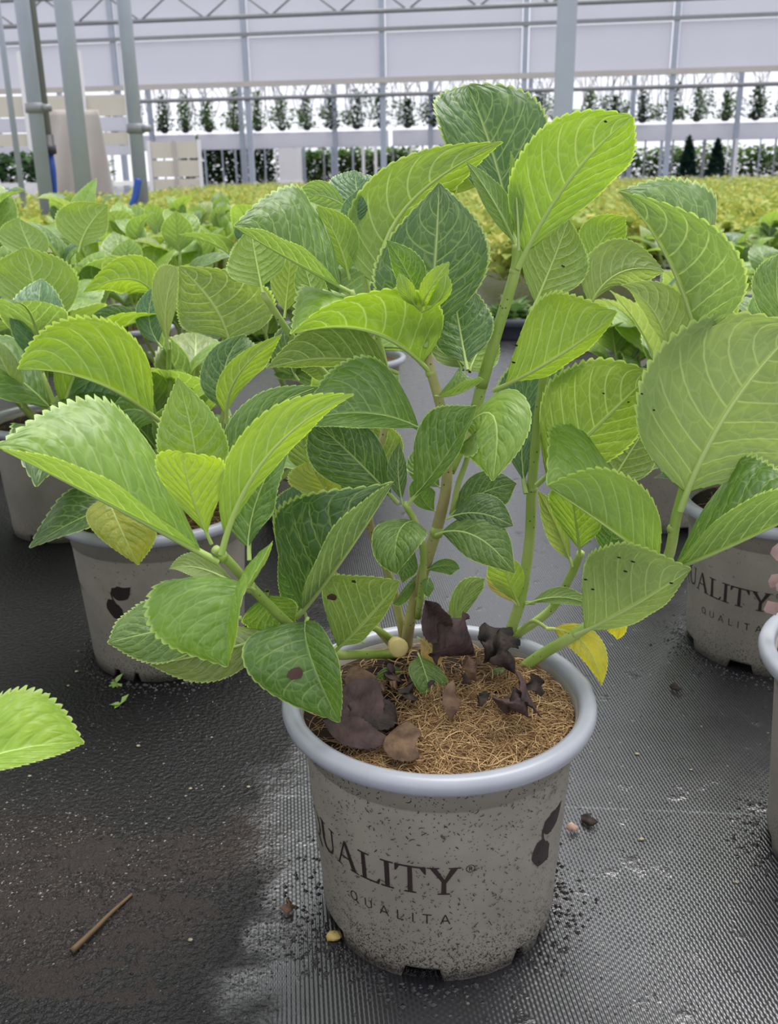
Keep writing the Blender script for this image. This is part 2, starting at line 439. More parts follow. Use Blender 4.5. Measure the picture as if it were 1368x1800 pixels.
WY = 30.0; WA = math.radians(9.6); WD = np.array([math.cos(WA), -math.sin(WA), 0]); WN = np.array([math.sin(WA), math.cos(WA), 0])
def wpt(s, z, off=0.0, Y0=WY): return np.array([0, Y0, 0])+WD*s+WN*off+np.array([0, 0, z])
WR = np.column_stack([WD, WN, [0, 0, 1]])
wall = thing('wall_back', (0, WY, 0), 'white film partition wall on a steel frame across the greenhouse', kind='structure')
PZ = [2.88, 4.18, 5.50, 7.4]
SX = [-28+4*i for i in range(13)]
for i, s in enumerate(SX):
    MB().box(wpt(s, 3.7), (0.075, 0.075, 3.7), WR).build('post', GALV, wall, False)
for k, z in enumerate(PZ[:3]):
    th = (0.07, 0.05, 0.10)[k]
    MB().box(wpt(-4, z, -0.06), (24.5, 0.05, th), WR).build('rail', RAILM if k == 0 else GALVD, wall, False)
MB().tube([wpt(-28, 2.50, -0.1), wpt(20, 2.50, -0.1)], 0.055, 8).build('heating_pipe', GALVD, wall)
for i in range(12):
    for k in range(3):
        z0, z1 = PZ[k]+0.06, PZ[k+1]-0.06
        MB().box(wpt(SX[i]+2, (z0+z1)/2, 0.05), (1.9, 0.01, (z1-z0)/2), WR).build('film_panel', FILM, wall, False)
# lattice girder under the roof in front of the wall
gird = thing('roof_girder', wpt(0, 0, -6), 'galvanised lattice girder with zigzag bracing under the greenhouse roof', 'girder')
GB = at(300, 26, 24.0)[2]; GT = GB+0.55
for z in (GB, GT):
    MB().tube([wpt(-14, z, -6), wpt(14, z, -6)], 0.05, 8).build('chord', GALVD, gird)
for i in range(36):
    s0 = -14+i*0.78
    za, zb = (GB, GT) if i % 2 == 0 else (GT, GB)
    MB().tube([wpt(s0, za, -6), wpt(s0+0.78, zb, -6)], 0.022, 6).build('brace', GALVD, gird)

# second greenhouse bay behind
W2 = 43.0
bay = thing('wall_rear', (0, W2, 0), 'rear greenhouse bay with white gutter strip and thin posts', kind='structure')
for a_, b_ in ((-22, -8.2), (-8.0, 0.2), (0.4, 8.6), (8.8, 22)):
    MB().box(wpt((a_+b_)/2, 1.73, 0, W2), ((b_-a_)/2, 0.12, 0.31), WR).build('gutter_strip', FILM, bay, False)
for i in range(12):
    s = -22+i*4.0
    MB().box(wpt(s, 2.4, -0.25, W2), (0.09, 0.09, 2.4), WR).build('post', GALV, bay, False)
rg = random.Random(5)
for i in range(46):
    s = -12.5+i*0.62+rg.uniform(-0.15, 0.15)
    MB().box(wpt(s, 0.72, -0.5, W2), (rg.choice((0.025, 0.035, 0.06)), 0.03, 0.72), WR).build('upright', rg.choice((GALV, GALVD, WHITEP)), bay, False)
MB().tube([wpt(-22, 4.0, 0, W2), wpt(22, 4.0, 0, W2)], 0.06, 8).build('wire_pipe', GALVD, bay)
for s, zc in ((-7.9, 0.0), (-3.3, 0.0)):
    pass
pil = MB(); p0 = wpt(-3.7, 0, -1.2, W2); pil.box(p0+np.array([0, 0, 0.7]), (0.42, 0.3, 0.7), WR); pil.box(p0+np.array([0, 0, 0.05]), (0.46, 0.34, 0.05), WR)
tag(pil.build('wrapped_pillar', WHITEP, None, False), 'squat pale pillar under the white gutter strip', 'pillar')

# foliage clumps (one object each, built from many small leaf blades)
def clump_mat(name, a, b):
    t = NT(name); r = t.n('ShaderNodeNewGeometry').outputs['Random Per Island']
    c = t.mix(r, a, b); bb = t.bsdf(c, 0.55, None, 0.3, link=False)
    tr = t.n('ShaderNodeBsdfTranslucent', {'Color': c}).outputs[0]
    t.t.links.new(t.n('ShaderNodeMixShader', {0: 0.3, 1: bb, 2: tr}).outputs[0], t.out.inputs[0]); return t.mat
GD = clump_mat('foliage_dark', (0.02, 0.055, 0.018), (0.07, 0.15, 0.045))
GM_ = clump_mat('foliage_mid', (0.07, 0.15, 0.04), (0.17, 0.28, 0.07))
GY = clump_mat('foliage_yellow', (0.22, 0.33, 0.05), (0.50, 0.48, 0.10))
GC = clump_mat('foliage_conifer', (0.006, 0.028, 0.02), (0.02, 0.06, 0.035))
def blades(n, pos, size, rng, up=0.4):
    """n leaf blades of two triangles-pairs folded on the midrib; pos(k) gives a centre"""
    V = []; F = []
    for k in range(n):
        c = np.asarray(pos(k)); a = rng.random()*6.283; el = rng.uniform(-0.3, 1.0)*up*2
        d = np.array([math.cos(a)*math.cos(el), math.sin(a)*math.cos(el), math.sin(el)])
        sd = np.cross(d, (0.0, 0.0, 1.0)); sd /= np.linalg.norm(sd)+1e-9; up_ = np.cross(sd, d)
        L = size*rng.uniform(0.7, 1.35); W = L*0.3
        i = len(V)
        V += [c, c+d*L*0.5+sd*W+up_*W*0.4, c+d*L, c+d*L*0.5-sd*W+up_*W*0.4]
        F += [(i, i+1, i+2), (i, i+2, i+3)]
    return V, F
rng = random.Random(11)
# baskets hanging in the rear bay
nb = 0
for i in range(27):
    s = -11.6+i*1.05+rng.uniform(-0.08, 0.08)
    h = rng.uniform(0.9, 1.5); zb = 2.12
    base = wpt(s, zb, -0.2, W2)
    hb = thing('hanging_basket', base, 'small plant hanging on wires above the white gutter strip', 'hanging plant', 'plants hanging in the rear bay')
    V, F = blades(240, lambda k: base+np.array([max(-.4, min(.4, rng.gauss(0, 0.22)*(1-0.7*k/240))), max(-.25, min(.25, rng.gauss(0, 0.1))), 0.05+h*(k/240)**1.5]), 0.2, rng)
    MB().add(V, F).build('foliage', rng.choice((GD, GD, GM_)), hb, False)
    MB().lathe([(0.02, -0.03), (0.13, 0.0), (0.17, 0.14), (0.16, 0.14), (0.1, 0.1)], 12, 0, base).build('basket', BLACKM, hb)
    wm = MB()
    for q in range(5):
        wm.tube(smoothpath([base+np.array([0.14*math.cos(q*2.1), 0.14*math.sin(q*2.1), 0.14]), base+np.array([rng.uniform(-0.3, 0.3), 0, 1.1]), base+np.array([rng.uniform(-0.45, 0.45), 0, 1.88])], 4), 0.014, 4)
    wm.build('hanger', GALVD, hb)
for i in range(26):
    s = -11.2+i*1.12+rng.uniform(-0.1, 0.1); base = wpt(s, rng.uniform(2.2, 2.7), 4.0, W2); h = rng.uniform(0.5, 1.1)
    hb = thing('hanging_basket', base, 'faint small plant hanging in the farther row above the gutter strip', 'hanging plant', 'plants hanging in the farther row')
    V, F = blades(120, lambda k: base+np.array([max(-.4, min(.4, rng.gauss(0, 0.22))), rng.uniform(-.2, .2), 0.05+h*(k/120)]), 0.2, rng)
    MB().add(V, F).build('foliage', GM_, hb, False)
    wm = MB()
    for q in range(4): wm.tube(smoothpath([base+np.array([rng.uniform(-.2, .2), 0, 0.1]), base+np.array([rng.uniform(-.4, .4), 0, 1.0]), np.array([base[0]+rng.uniform(-.4, .4)*WD[0], base[1], 4.35])], 4), 0.016, 4)
    wm.build('hanger', GALVD, hb)
MB().tube([wpt(-22, 4.35, 4.0, W2), wpt(22, 4.35, 4.0, W2)], 0.06, 8).build('wire_pipe', GALVD, bay)
for i in range(60):
    s = -12+i*0.42+rng.uniform(-.2, .2); z0 = rng.uniform(2.1, 3.0)
    MB().tube(smoothpath([wpt(s, z0, 0.6, W2), wpt(s+rng.uniform(-.25, .25), (z0+4)/2, 0.6, W2), wpt(s+rng.uniform(-.5, .5), 4.0, 0.6, W2)], 4), 0.017, 4).build('support_wire', GALVD, bay)
# hedges and conifers beyond the rear bay
for nm, s0, s1, z1, mt, lab in (('hedge', -11, -6.3, 2.0, GD, 'dark hedge beyond the rear bay near the cream panel'), ('hedge', -5.8, 0.7, 1.35, GM_, 'green hedge beyond the rear bay behind the pale pillar'),
                           ('hedge', 1.7, 7.2, 1.5, GD, 'dark hedge beyond the rear bay behind the tallest leaf'), ('hedge', 8.3, 20, 1.15, GM_, 'long light green hedge beyond the rear bay behind the two cone trees')):
    V, F = blades(3600, lambda k: wpt(rng.uniform(s0, s1), rng.uniform(0.0, z1)+0.12*math.sin(k), rng.uniform(5, 6.4), W2), 0.30, rng)
    o = MB().add(V, F).build(nm, mt, None, False); tag(o, lab, 'hedge')
for px, pyt, lab in ((1208, 246, 'dark cone-shaped conifer beyond the posts, left one of the pair'), (1258, 250, 'dark cone-shaped conifer beyond the posts, right one of the pair')):
    b0 = at(px, 300, 37.0); b0[2] = 0; ht = at(px, pyt, 37.0)[2]
    root = thing('conifer', b0, lab, 'tree')
    V, F = blades(900, lambda k: b0+np.array([0, 0, 0.1+(ht-0.1)*k/900])+np.array([math.cos(k*2.4), math.sin(k*2.4), 0])*(0.36*(1-k/900)**0.8*rng.uniform(0.6, 1)), 0.16, rng, 0.7)
    MB().add(V, F).build('foliage', GC, root, False)
    MB().tube([b0, b0+np.array([0, 0, ht*0.9])], [0.05, 0.01], 6).build('trunk', DEADK, root)
# columns on the near left and at the centre
COLPOS = []
def column(px_top, px_bot, py_bot, Y, dia, lab, mat=GALV, clamp=None, square=False):
    b0 = at(px_bot, py_bot, Y); b0[2] = 0
    root = thing('support_column', b0, lab, 'column'); COLPOS.append((b0[0], b0[1]))
    if square: MB().box(b0+np.array([0, 0, 2.2]), (dia/2, dia/2, 2.2)).build('post', mat, root, False)
    else: MB().tube([b0, b0+np.array([0, 0, 1.5]), b0+np.array([0, 0, 4.4])], dia/2, 20).build('post', mat, root)
    if clamp:
        z = at(px_bot, clamp, Y)[2]
        MB().lathe([(dia/2, -0.03), (dia*0.66, -0.025), (dia*0.66, 0.025), (dia/2, 0.03)], 20, 0, b0+np.array([0, 0, z])).build('clamp', GALVD, root)
        MB().tube([b0+np.array([dia*0.5, -0.01, z]), b0+np.array([dia*1.15, -0.01, z])], 0.022, 8).build('clamp_bolt', GALVD, root)
    MB().box(b0+np.array([0, 0, 0.012]), (dia*0.8, dia*0.8, 0.012)).build('base_plate', GALVD, root, False)
    return root
column(40, 79, 330, 6.4, 0.088, 'round grey steel column with a clamp, second upright from the left edge', clamp=190)
column(107, 147, 330, 6.0, 0.100, 'thickest round grey steel column on the left, without clamp', )
column(215, 250, 350, 6.6, 0.086, 'round grey steel column with a clamp, rightmost of the left group', clamp=226)
column(2, 38, 330, 8.0, 0.045, 'thin grey steel upright nearest the left edge')
column(1000, 990, 190, 7.2, 0.115, 'single square grey steel column behind the tallest leaves', square=True)
# down pipe with blue filter sleeve, and the second blue sleeve
pb = at(93, 330, 6.5); pb[2] = 0
dp = thing('drain_pipe', pb, 'dull grey down pipe ending in a black coupling and blue sleeve', 'pipe')
zc = at(93, 255, 6.5)[2]
MB().tube([pb+np.array([0, 0, zc]), pb+np.array([0, 0, 2.5]), pb+np.array([0, 0, 4.2])], 0.032, 14).build('pipe', GALVD, dp)
MB().lathe([(0.03, 0.06), (0.042, 0.06), (0.042, 0.0), (0.05, 0.0), (0.05, -0.05), (0.02, -0.06)], 16, 0, pb+np.array([0, 0, zc])).build('coupling', BLACKM, dp)
MB().tube([pb+np.array([0, 0, zc-0.05]), pb+np.array([0.002, 0, zc-0.15]), pb+np.array([0.006, 0, zc-0.32]), pb+np.array([0.006, 0, 0])], [0.03, 0.032, 0.016, 0.014], 12).build('sleeve', BLUEM, dp)
q = at(243, 315, 6.45); q2 = at(230, 372, 6.4)
hs = MB().tube(smoothpath([q, (q+q2)/2+np.array([0.006, 0, 0]), q2, np.array([q2[0]-0.03, q2[1], 0.0])], 6), np.linspace(0.024, 0.016, 19), 10)
tag(hs.build('blue_hose', BLUEM), 'short blue hose beside the rightmost left-hand column', 'hose')
# hanging beige cloth, cream gate panel, cream wall further left
def sheet(name, pxs_top, pxs_bot, yt, yb, Y, mat, lab, cat, amp=0.06, n=26, m_=14):
    V = []; F = []
    for i in range(m_+1):
        v = i/m_
        for j in range(n+1):
            u = j/n
            p = at(pxs_top[0]*(1-u)+pxs_top[1]*u, yt, Y)*(1-v)+at(pxs_bot[0]*(1-u)+pxs_bot[1]*u, yb, Y)*v
            p = p+np.array([0, amp*math.sin(u*15+v*2)*(0.3+v), 0]); V.append(p)
    F = [(i*(n+1)+j, i*(n+1)+j+1, (i+1)*(n+1)+j+1, (i+1)*(n+1)+j) for i in range(m_) for j in range(n)]
    o = MB().add(V, F).build(name, mat); md = o.modifiers.new('thickness', 'SOLIDIFY'); md.thickness = 0.01
    return tag(o, lab, cat)
sheet('cloth_curtain', (88, 172), (70, 205), 193, 348, 13.0, BEIGE, 'beige cloth curtain hanging behind the left-hand columns', 'curtain')
gp0 = at(270, 350, 22.0); gp1 = at(357, 350, 22.0); zt = at(312, 247, 22.0)[2]
gate = thing('sliding_door', (gp0+gp1)/2*np.array([1, 1, 0]), 'cream sliding door panel at the end of the greenhouse', 'door')
wx = (gp1[0]-gp0[0])/2; cx, cy = (gp0[0]+gp1[0])/2, gp0[1]
for k in range(3):
    h = zt/3
    MB().box((cx, cy, h*(k+0.5)), (wx-0.04, 0.02, h/2-0.02)).build('panel', CREAM, gate, False)
for xx in (cx-wx, cx, cx+wx):
    MB().box((xx, cy-0.02, zt/2), (0.035, 0.03, zt/2)).build('stile', WHITEP if xx != cx else BEIGE, gate, False)
wl = thing('wall_left', (at(110, 300, 25.0)*np.array([1, 1, 0])), 'cream panelled greenhouse end wall on the far left', kind='structure')
for k, (y0, y1, mt) in enumerate(((168, 205, CREAM), (207, 232, FILM), (234, 256, CREAM), (258, 274, FILM))):
    z0, z1 = at(110, y1, 25.0)[2], at(110, y0, 25.0)[2]
    xa, xb = at(-140, 250, 25.0)[0], at(238, 250, 25.0)[0]
    MB().box(((xa+xb)/2, 25.0, (z0+z1)/2), ((xb-xa)/2, 0.03, (z1-z0)/2)).build('panel', mt, wl, False)
for px in (-120, -40, 60, 160, 236):
    p = at(px, 300, 24.9); MB().box((p[0], 24.9, 1.6), (0.05, 0.05, 1.6)).build('post', WHITEP, wl, False)
V, F = blades(1500, lambda k: at(rng.uniform(-60, 180), 300, 15.0)*np.array([1, 1, 0])+np.array([0, rng.uniform(-0.5, 0.5), rng.uniform(0.35, 0.72)]), 0.13, rng)
bt = at(60, 300, 15.0); bt[2] = 0
bench = thing('plant_bench', bt, 'white bench of dark green seedlings behind the far left uprights', 'bench')
MB().add(V, F).build('foliage', GD, bench, False)
MB().box((bt[0], 15.0, 0.33), (1.3, 0.6, 0.03)).build('bench_top', WHITEP, bench, False)
for px in (-40, 30, 100, 165):
    p = at(px, 300, 14.5); MB().box((p[0], 14.5, 0.15), (0.03, 0.03, 0.15)).build('leg', WHITEP, bench, False)

COLPOS += [(pb[0], pb[1]), (q2[0], q2[1]), (q2[0]-0.03, q2[1])]
# low yellow-green crop filling the floor between the hydrangeas and the wall
def crop_pos(k):
    while True:
        y = 3.3+18*rng.random()**1.6
        x = rng.uniform(-0.46*y-0.3, 0.46*y+0.3)
        if not (0.10 < x-0.004*y < 0.36 and y < 6.5) and not (x < -3.2 and y > 12) and not any(abs(x-cx)<.12 and abs(y-cy)<.12 for cx, cy in COLPOS): break
    return np.array([x, y, 0.10+0.14*rng.random()+0.035*math.sin(x*5)*math.sin(y*3)])
V, F = blades(75000, crop_pos, 0.052, rng, 0.5)
tag(MB().add(V, F).build('low_crop', GY, None, False), 'low yellow-green crop spread over the floor to the white wall', 'crop', kind='stuff')

# ------------------------------------------------------------------ pots
def pot_r(z): return 0.0720+(0.0815-0.0720)*(z/0.140)
NOTCH = [(-1.74, 0.16), (-0.9, 0.07), (-0.6, 0.05), (0.3, 0.16), (1.35, 0.16), (2.4, 0.16), (-2.7, 0.16)]
def notch(i, an):
    if i > 1: return 0
    an = (an+math.pi) % (2*math.pi)-math.pi
    for c, wd in NOTCH:
        if abs(an-c) < wd: return 0.0085
    return 0
def pot_meshes():
    body = MB().lathe([(0.0685, 0.0), (0.0718, 0.0), (0.0730, 0.010), (0.0733, 0.0112), (pot_r(0.02), 0.02), (pot_r(0.06), 0.06), (pot_r(0.1205), 0.1205),
                       (pot_r(0.1211)-0.0006, 0.1214), (pot_r(0.122)+0.0007, 0.1225), (pot_r(0.138)+0.0007, 0.138), (0.0832, 0.142), (0.081, 0.142), (0.0795, 0.118), (0.069, 0.012), (0.0, 0.012)], 160, zmod=notch)
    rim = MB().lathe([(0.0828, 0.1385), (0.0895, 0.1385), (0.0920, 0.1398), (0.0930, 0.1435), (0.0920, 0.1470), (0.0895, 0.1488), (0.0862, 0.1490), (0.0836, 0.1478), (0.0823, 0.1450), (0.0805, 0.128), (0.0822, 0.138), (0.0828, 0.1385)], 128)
    soil = MB(); n = 40; rr = [0, 0.012, 0.025, 0.038, 0.05, 0.06, 0.07, 0.076, 0.0808]
    rs = random.Random(3)
    V = [(0, 0, 0.1398)]; F = []
    for r in rr[1:]:
        for j in range(n):
            a = 2*math.pi*j/n
            V.append((r*math.cos(a), r*math.sin(a), 0.1395-0.004*(r/0.081)**4+0.007*max(0, math.sin(a))*(1-(r/0.081)**6)+rs.uniform(-0.0012, 0.0012)))
    F += [(0, 1+j, 1+(j+1) % n) for j in range(n)]
    for k in range(len(rr)-2):
        F += [(1+k*n+j, 1+(k+1)*n+j, 1+(k+1)*n+(j+1) % n, 1+k*n+(j+1) % n) for j in range(n)]
    soil.add(V, F)
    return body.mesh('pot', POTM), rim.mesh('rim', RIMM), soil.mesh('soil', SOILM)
BODY, RIM, SOIL = pot_meshes()
def soil_z(x, y):
    r = math.hypot(x, y); s = max(0, y/(r+1e-9))
    return 0.1395-0.004*(r/0.081)**4+0.007*s*(1-(r/0.081)**6)

# printed lettering: strokes as thin raised quads wrapped round the pot wall
def q4(*p): return p
GLY = {
 'Q': (0.95, [('ring', 0.46, 0.5, 0.44, 0.5, 0.085, 0.035), q4((0.50, 0.10), (0.66, 0.10), (0.98, -0.18), (0.86, -0.20))]),
 'U': (0.92, [q4((0.12, 0.28), (0.26, 0.28), (0.26, 1.0), (0.10, 1.0)), q4((0.0, 0.96), (0.38, 0.96), (0.38, 1.0), (0.0, 1.0)), q4((0.74, 0.25), (0.80, 0.25), (0.82, 1.0), (0.74, 1.0)), q4((0.62, 0.96), (0.92, 0.96), (0.92, 1.0), (0.62, 1.0)),
               q4((0.12, 0.28), (0.26, 0.28), (0.36, 0.10), (0.26, 0.03)), q4((0.26, 0.03), (0.36, 0.10), (0.52, 0.07), (0.50, -0.02)), q4((0.50, -0.02), (0.52, 0.07), (0.66, 0.12), (0.72, 0.06)), q4((0.72, 0.06), (0.66, 0.12), (0.74, 0.27), (0.80, 0.27))]),
 'A': (0.98, [q4((0.10, 0.03), (0.16, 0.03), (0.50, 0.98), (0.45, 1.02)), q4((0.72, 0.0), (0.90, 0.0), (0.52, 1.02), (0.43, 0.92)), q4((0.24, 0.36), (0.66, 0.36), (0.64, 0.41), (0.26, 0.41)), q4((0.0, 0.0), (0.27, 0.0), (0.24, 0.04), (0.04, 0.04)), q4((0.64, 0.0), (1.0, 0.0), (0.96, 0.04), (0.68, 0.04))]),
 'L': (0.74, [q4((0.12, 0.02), (0.27, 0.02), (0.25, 0.98), (0.12, 0.98)), q4((0.0, 0.95), (0.40, 0.95), (0.40, 1.0), (0.0, 1.0)), q4((0.02, 0.0), (0.70, 0.0), (0.68, 0.06), (0.05, 0.05)), q4((0.60, 0.05), (0.70, 0.0), (0.75, 0.22), (0.70, 0.20))]),
 'I': (0.42, [q4((0.13, 0.02), (0.28, 0.02), (0.28, 0.98), (0.13, 0.98)), q4((0.0, 0.95), (0.41, 0.95), (0.41, 1.0), (0.0, 1.0)), q4((0.0, 0.0), (0.41, 0.0), (0.41, 0.05), (0.0, 0.05))]),
 'T': (0.92, [q4((0.38, 0.02), (0.53, 0.02), (0.52, 0.96), (0.39, 0.96)), q4((0.02, 0.94), (0.90, 0.94), (0.92, 1.0), (0.0, 1.0)), q4((0.0, 1.0), (0.0, 0.74), (0.05, 0.76), (0.15, 0.95)), q4((0.92, 1.0), (0.92, 0.72), (0.87, 0.75), (0.74, 0.95)), q4((0.26, 0.0), (0.65, 0.0), (0.62, 0.05), (0.29, 0.05))]),
 'Y': (0.96, [q4((0.41, 0.02), (0.56, 0.02), (0.55, 0.48), (0.42, 0.48)), q4((0.42, 0.48), (0.55, 0.48), (0.25, 1.0), (0.06, 1.0)), q4((0.45, 0.44), (0.55, 0.42), (0.90, 1.0), (0.70, 1.0)), q4((0.0, 0.96), (0.34, 0.96), (0.34, 1.0), (0.0, 1.0)), q4((0.62, 0.96), (0.98, 0.96), (0.98, 1.0), (0.62, 1.0)), q4((0.29, 0.0), (0.68, 0.0), (0.65, 0.05), (0.32, 0.05))]),
}
THIN = {
 'Q': (0.9, [('ring', 0.42, 0.5, 0.40, 0.5, 0.09, 0.09), q4((0.55, 0.2), (0.63, 0.25), (0.9, -0.08), (0.8, -0.1))]),
 'U': (0.8, [q4((0.05, 0.2), (0.15, 0.2), (0.15, 1), (0.05, 1)), q4((0.65, 0.2), (0.75, 0.2), (0.75, 1), (0.65, 1)), q4((0.05, 0.22), (0.15, 0.22), (0.4, 0.1), (0.38, 0.0)), q4((0.38, 0.0), (0.4, 0.1), (0.65, 0.22), (0.75, 0.22))]),
 'A': (0.85, [q4((0.0, 0), (0.1, 0), (0.47, 1), (0.37, 1)), q4((0.75, 0), (0.85, 0), (0.47, 1), (0.37, 1)), q4((0.2, 0.3), (0.65, 0.3), (0.62, 0.39), (0.23, 0.39))]),
 'L': (0.6, [q4((0.05, 0), (0.15, 0), (0.15, 1), (0.05, 1)), q4((0.05, 0), (0.6, 0), (0.6, 0.1), (0.05, 0.1))]),
 'I': (0.2, [q4((0.05, 0), (0.15, 0), (0.15, 1), (0.05, 1))]),
 'T': (0.75, [q4((0.32, 0), (0.43, 0), (0.43, 1), (0.32, 1)), q4((0, 0.9), (0.75, 0.9), (0.75, 1), (0, 1))]),
 '`': (0.0, [q4((-0.62, 1.12), (-0.52, 1.08), (-0.72, 1.30), (-0.84, 1.30))]),
 'R': (0.8, [q4((0.1, 0), (0.25, 0), (0.25, 1), (0.1, 1)), q4((0.2, 0.88), (0.6, 0.88), (0.55, 1), (0.2, 1)), q4((0.2, 0.42), (0.6, 0.42), (0.55, 0.54), (0.2, 0.54)), q4((0.55, 0.45), (0.68, 0.5), (0.68, 0.92), (0.55, 0.96)), q4((0.35, 0.45), (0.5, 0.45), (0.8, 0), (0.64, 0))]),
}
def wrap(th, z, off=0.00035):
    r = pot_r(z)+off; return (r*math.cos(th), r*math.sin(th), z)
def put_poly(mb, pts, th0, z0, size, rot=0.0):
    """quad in glyph units -> strips on the pot wall; th0 is the angle of the glyph's left side"""
    P = np.array(pts, float); n = 8
    a = np.linalg.norm(P[1]-P[0])+np.linalg.norm(P[2]-P[3]); b = np.linalg.norm(P[3]-P[0])+np.linalg.norm(P[2]-P[1])
    if b > a: P = P[[1, 2, 3, 0]]
    V = []
    for i in range(n+1):
        u = i/n
        for p in (P[0]*(1-u)+P[1]*u, P[3]*(1-u)+P[2]*u):
            z = z0+p[1]*size; V.append(wrap(th0+p[0]*size/pot_r(z0), z))
    mb.add(V, [(2*i, 2*i+2, 2*i+3, 2*i+1) for i in range(n)])
def put_ring(mb, cx, cy, rx, ry, wx, wy, th0, z0, size):
    n = 28; V = []
    for i in range(n):
        a = 2*math.pi*i/n
        for k in (1, 0):
            x = cx+(rx-wx*k*abs(math.cos(a))-wy*k*abs(math.sin(a)))*math.cos(a); y = cy+(ry-wy*k)*math.sin(a)
            V.append(wrap(th0+x*size/pot_r(z0), z0+y*size))
    mb.add(V, [(2*i, 2*i+1, (2*i+3) % (2*n), (2*i+2) % (2*n)) for i in range(n)])
def put_text(mb, txt, table, th_end, z0, size, gap):
    adv = [table[c][0]*size+(gap if table[c][0] > 0 else 0) for c in txt]
    x = -sum(adv)
    for c, a in zip(txt, adv):
        for s in table[c][1]:
            if s[0] == 'ring': put_ring(mb, *s[1:], th_end+x/pot_r(z0), z0, size)
            else: put_poly(mb, s, th_end+x/pot_r(z0), z0, size)
        x += a
def leaf_print(mb, pts, wd, th0, z0, size):
    """leaf-shaped print along a bent line; wd = half widths"""
    P = smoothpath(np.array([(p[0], p[1], 0) for p in pts], float), 6); n = len(P)
    W = np.interp(np.linspace(0, 1, n), np.linspace(0, 1, len(wd)), wd); T = np.gradient(P, axis=0); V = []
    for i in range(n):
        nn = np.array([-T[i][1], T[i][0]]); nn /= np.linalg.norm(nn)+1e-9
        for k in (-1, -0.33, 0.33, 1):
            x = P[i][0]+nn[0]*W[i]*k; y = P[i][1]+nn[1]*W[i]*k
            V.append(wrap(th0+x*size/pot_r(z0), z0+y*size))
    mb.add(V, [(4*i+k, 4*i+k+1, 4*i+5+k, 4*i+4+k) for i in range(n-1) for k in range(3)])
def pot_hit(px, py, c):
    """angle and height on the pot at centre c under a pixel"""
    for Y in np.linspace(0.3, 1.4, 6000):
        p = at(px, py, Y); z = p[2]
        if 0 < z < 0.139 and math.hypot(p[0]-c[0], p[1]-c[1]) < pot_r(z):
            return math.atan2(p[1]-c[1], p[0]-c[0]), z
    return None
MAINC = np.array([0.0278, 0.507, 0.0])
YH = pot_hit(806, 1560, MAINC); EH = pot_hit(955, 1500, MAINC)
print('text end', YH, 'emblem', EH)
TH_END, ZTXT = YH if YH else (-1.4, 0.05)
ZTXT = 0.0655
lt = MB(); put_text(lt, 'QUALITY', GLY, TH_END+0.02, ZTXT, 0.0188, 0.0006)
put_ring(lt, 0, 0, 0.5, 0.5, 0.07, 0.07, TH_END+0.0065/0.078, ZTXT+0.0172, 0.0052)
for s in THIN['R'][1]: put_poly(lt, [((p[0]-0.42)*0.55, (p[1]-0.5)*0.55) for p in s], TH_END+0.0065/0.078, ZTXT+0.0172, 0.0052)
put_text(lt, 'QUALITA`', THIN, TH_END+0.010, 0.0440, 0.0068, 0.0047)
LETTER = lt.mesh('lettering', INKM, False)
em = MB(); TE = EH[0] if EH else -0.6; ZE = 0.080; SZ = 0.030
leaf_print(em, [(-0.10, 0.42), (0.10, 0.36), (0.32, 0.40), (0.56, 0.60)], [0.10, 0.24, 0.22, 0.0], TE, ZE, SZ)
leaf_print(em, [(-0.16, 0.12), (-0.14, -0.12), (0.02, -0.34), (0.22, -0.52)], [0.10, 0.25, 0.24, 0.0], TE, ZE, SZ)
leaf_print(em, [(-0.13, 0.36), (-0.09, 0.15), (0.0, -0.10)], [0.02, 0.025, 0.02], TE, ZE, SZ)
EMBLEM = em.mesh('emblem', INKM, False)
def fleck_mesh(n, seed):
    r = random.Random(seed); V = []; F = []
    for k in range(n):
        th = r.uniform(-math.pi, 0.4); z = 0.003+0.134*r.random()**2.3
        if r.random() < 0.12: z = r.uniform(0.1, 0.137)
        L = r.choice((0.0006, 0.0008, 0.0011, 0.0015, 0.0024)) * (1.0 if r.random() < 0.93 else 1.8); wd = r.uniform(0.00014, 0.00031); a = r.uniform(-0.9, 0.9)+1.57*(r.random() < 0.6); bend = r.uniform(-0.8, 0.8)
        x = y = 0.0; i = len(V); pts = []
        for q in range(4):
            aa = a+bend*(q-1.5)
            pts.append((x, y, aa)); x += math.cos(aa)*L/3; y += math.sin(aa)*L/3
        for q, (x, y, aa) in enumerate(pts):
            ww = wd*(0.45 if q in (0, 3) else 1)
            for sg in (-1, 1):
                zz = max(0.0005, min(0.1375, z+y+sg*math.cos(aa)*ww))
                V.append(wrap(th+(x-sg*math.sin(aa)*ww)/0.078, zz, 0.0008))
        F += [(i+2*q, i+2*q+2, i+2*q+3, i+2*q+1) for q in range(3)]
    return MB().add(V, F).mesh('soil_flecks', FLECKM, False)
FLECK = fleck_mesh(4000, 8); FLECK2 = fleck_mesh(500, 9)

def coir_mesh(n, seed, seg=5):
    r = random.Random(seed); mb = MB()
    for k in range(n):
        while True:
            x, y = r.uniform(-0.079, 0.079), r.uniform(-0.079, 0.079)
            if math.hypot(x, y) < 0.078 and (r.random() < (0.07 if (y > 0.012 and x < 0.045) or (x < -0.015 and y > -0.05) else 1.0)): break
        a = r.random()*6.283; L = r.uniform(0.010, 0.034); bend = r.gauss(0, 1.3); pts = []; lift = r.uniform(0.0003, 0.004)
        for q in range(seg+1):
            if math.hypot(x, y) > 0.0805: break
            pts.append((x, y, soil_z(x, y)+0.0006+lift*math.sin(math.pi*q/seg)+r.uniform(0, 0.0006)))
            a += bend/seg; x += math.cos(a)*L/seg; y += math.sin(a)*L/seg
        if len(pts) > 2: mb.tube(pts, r.uniform(0.00014, 0.00034), 3, cap=False)
    return mb.mesh('coir', COIRM)
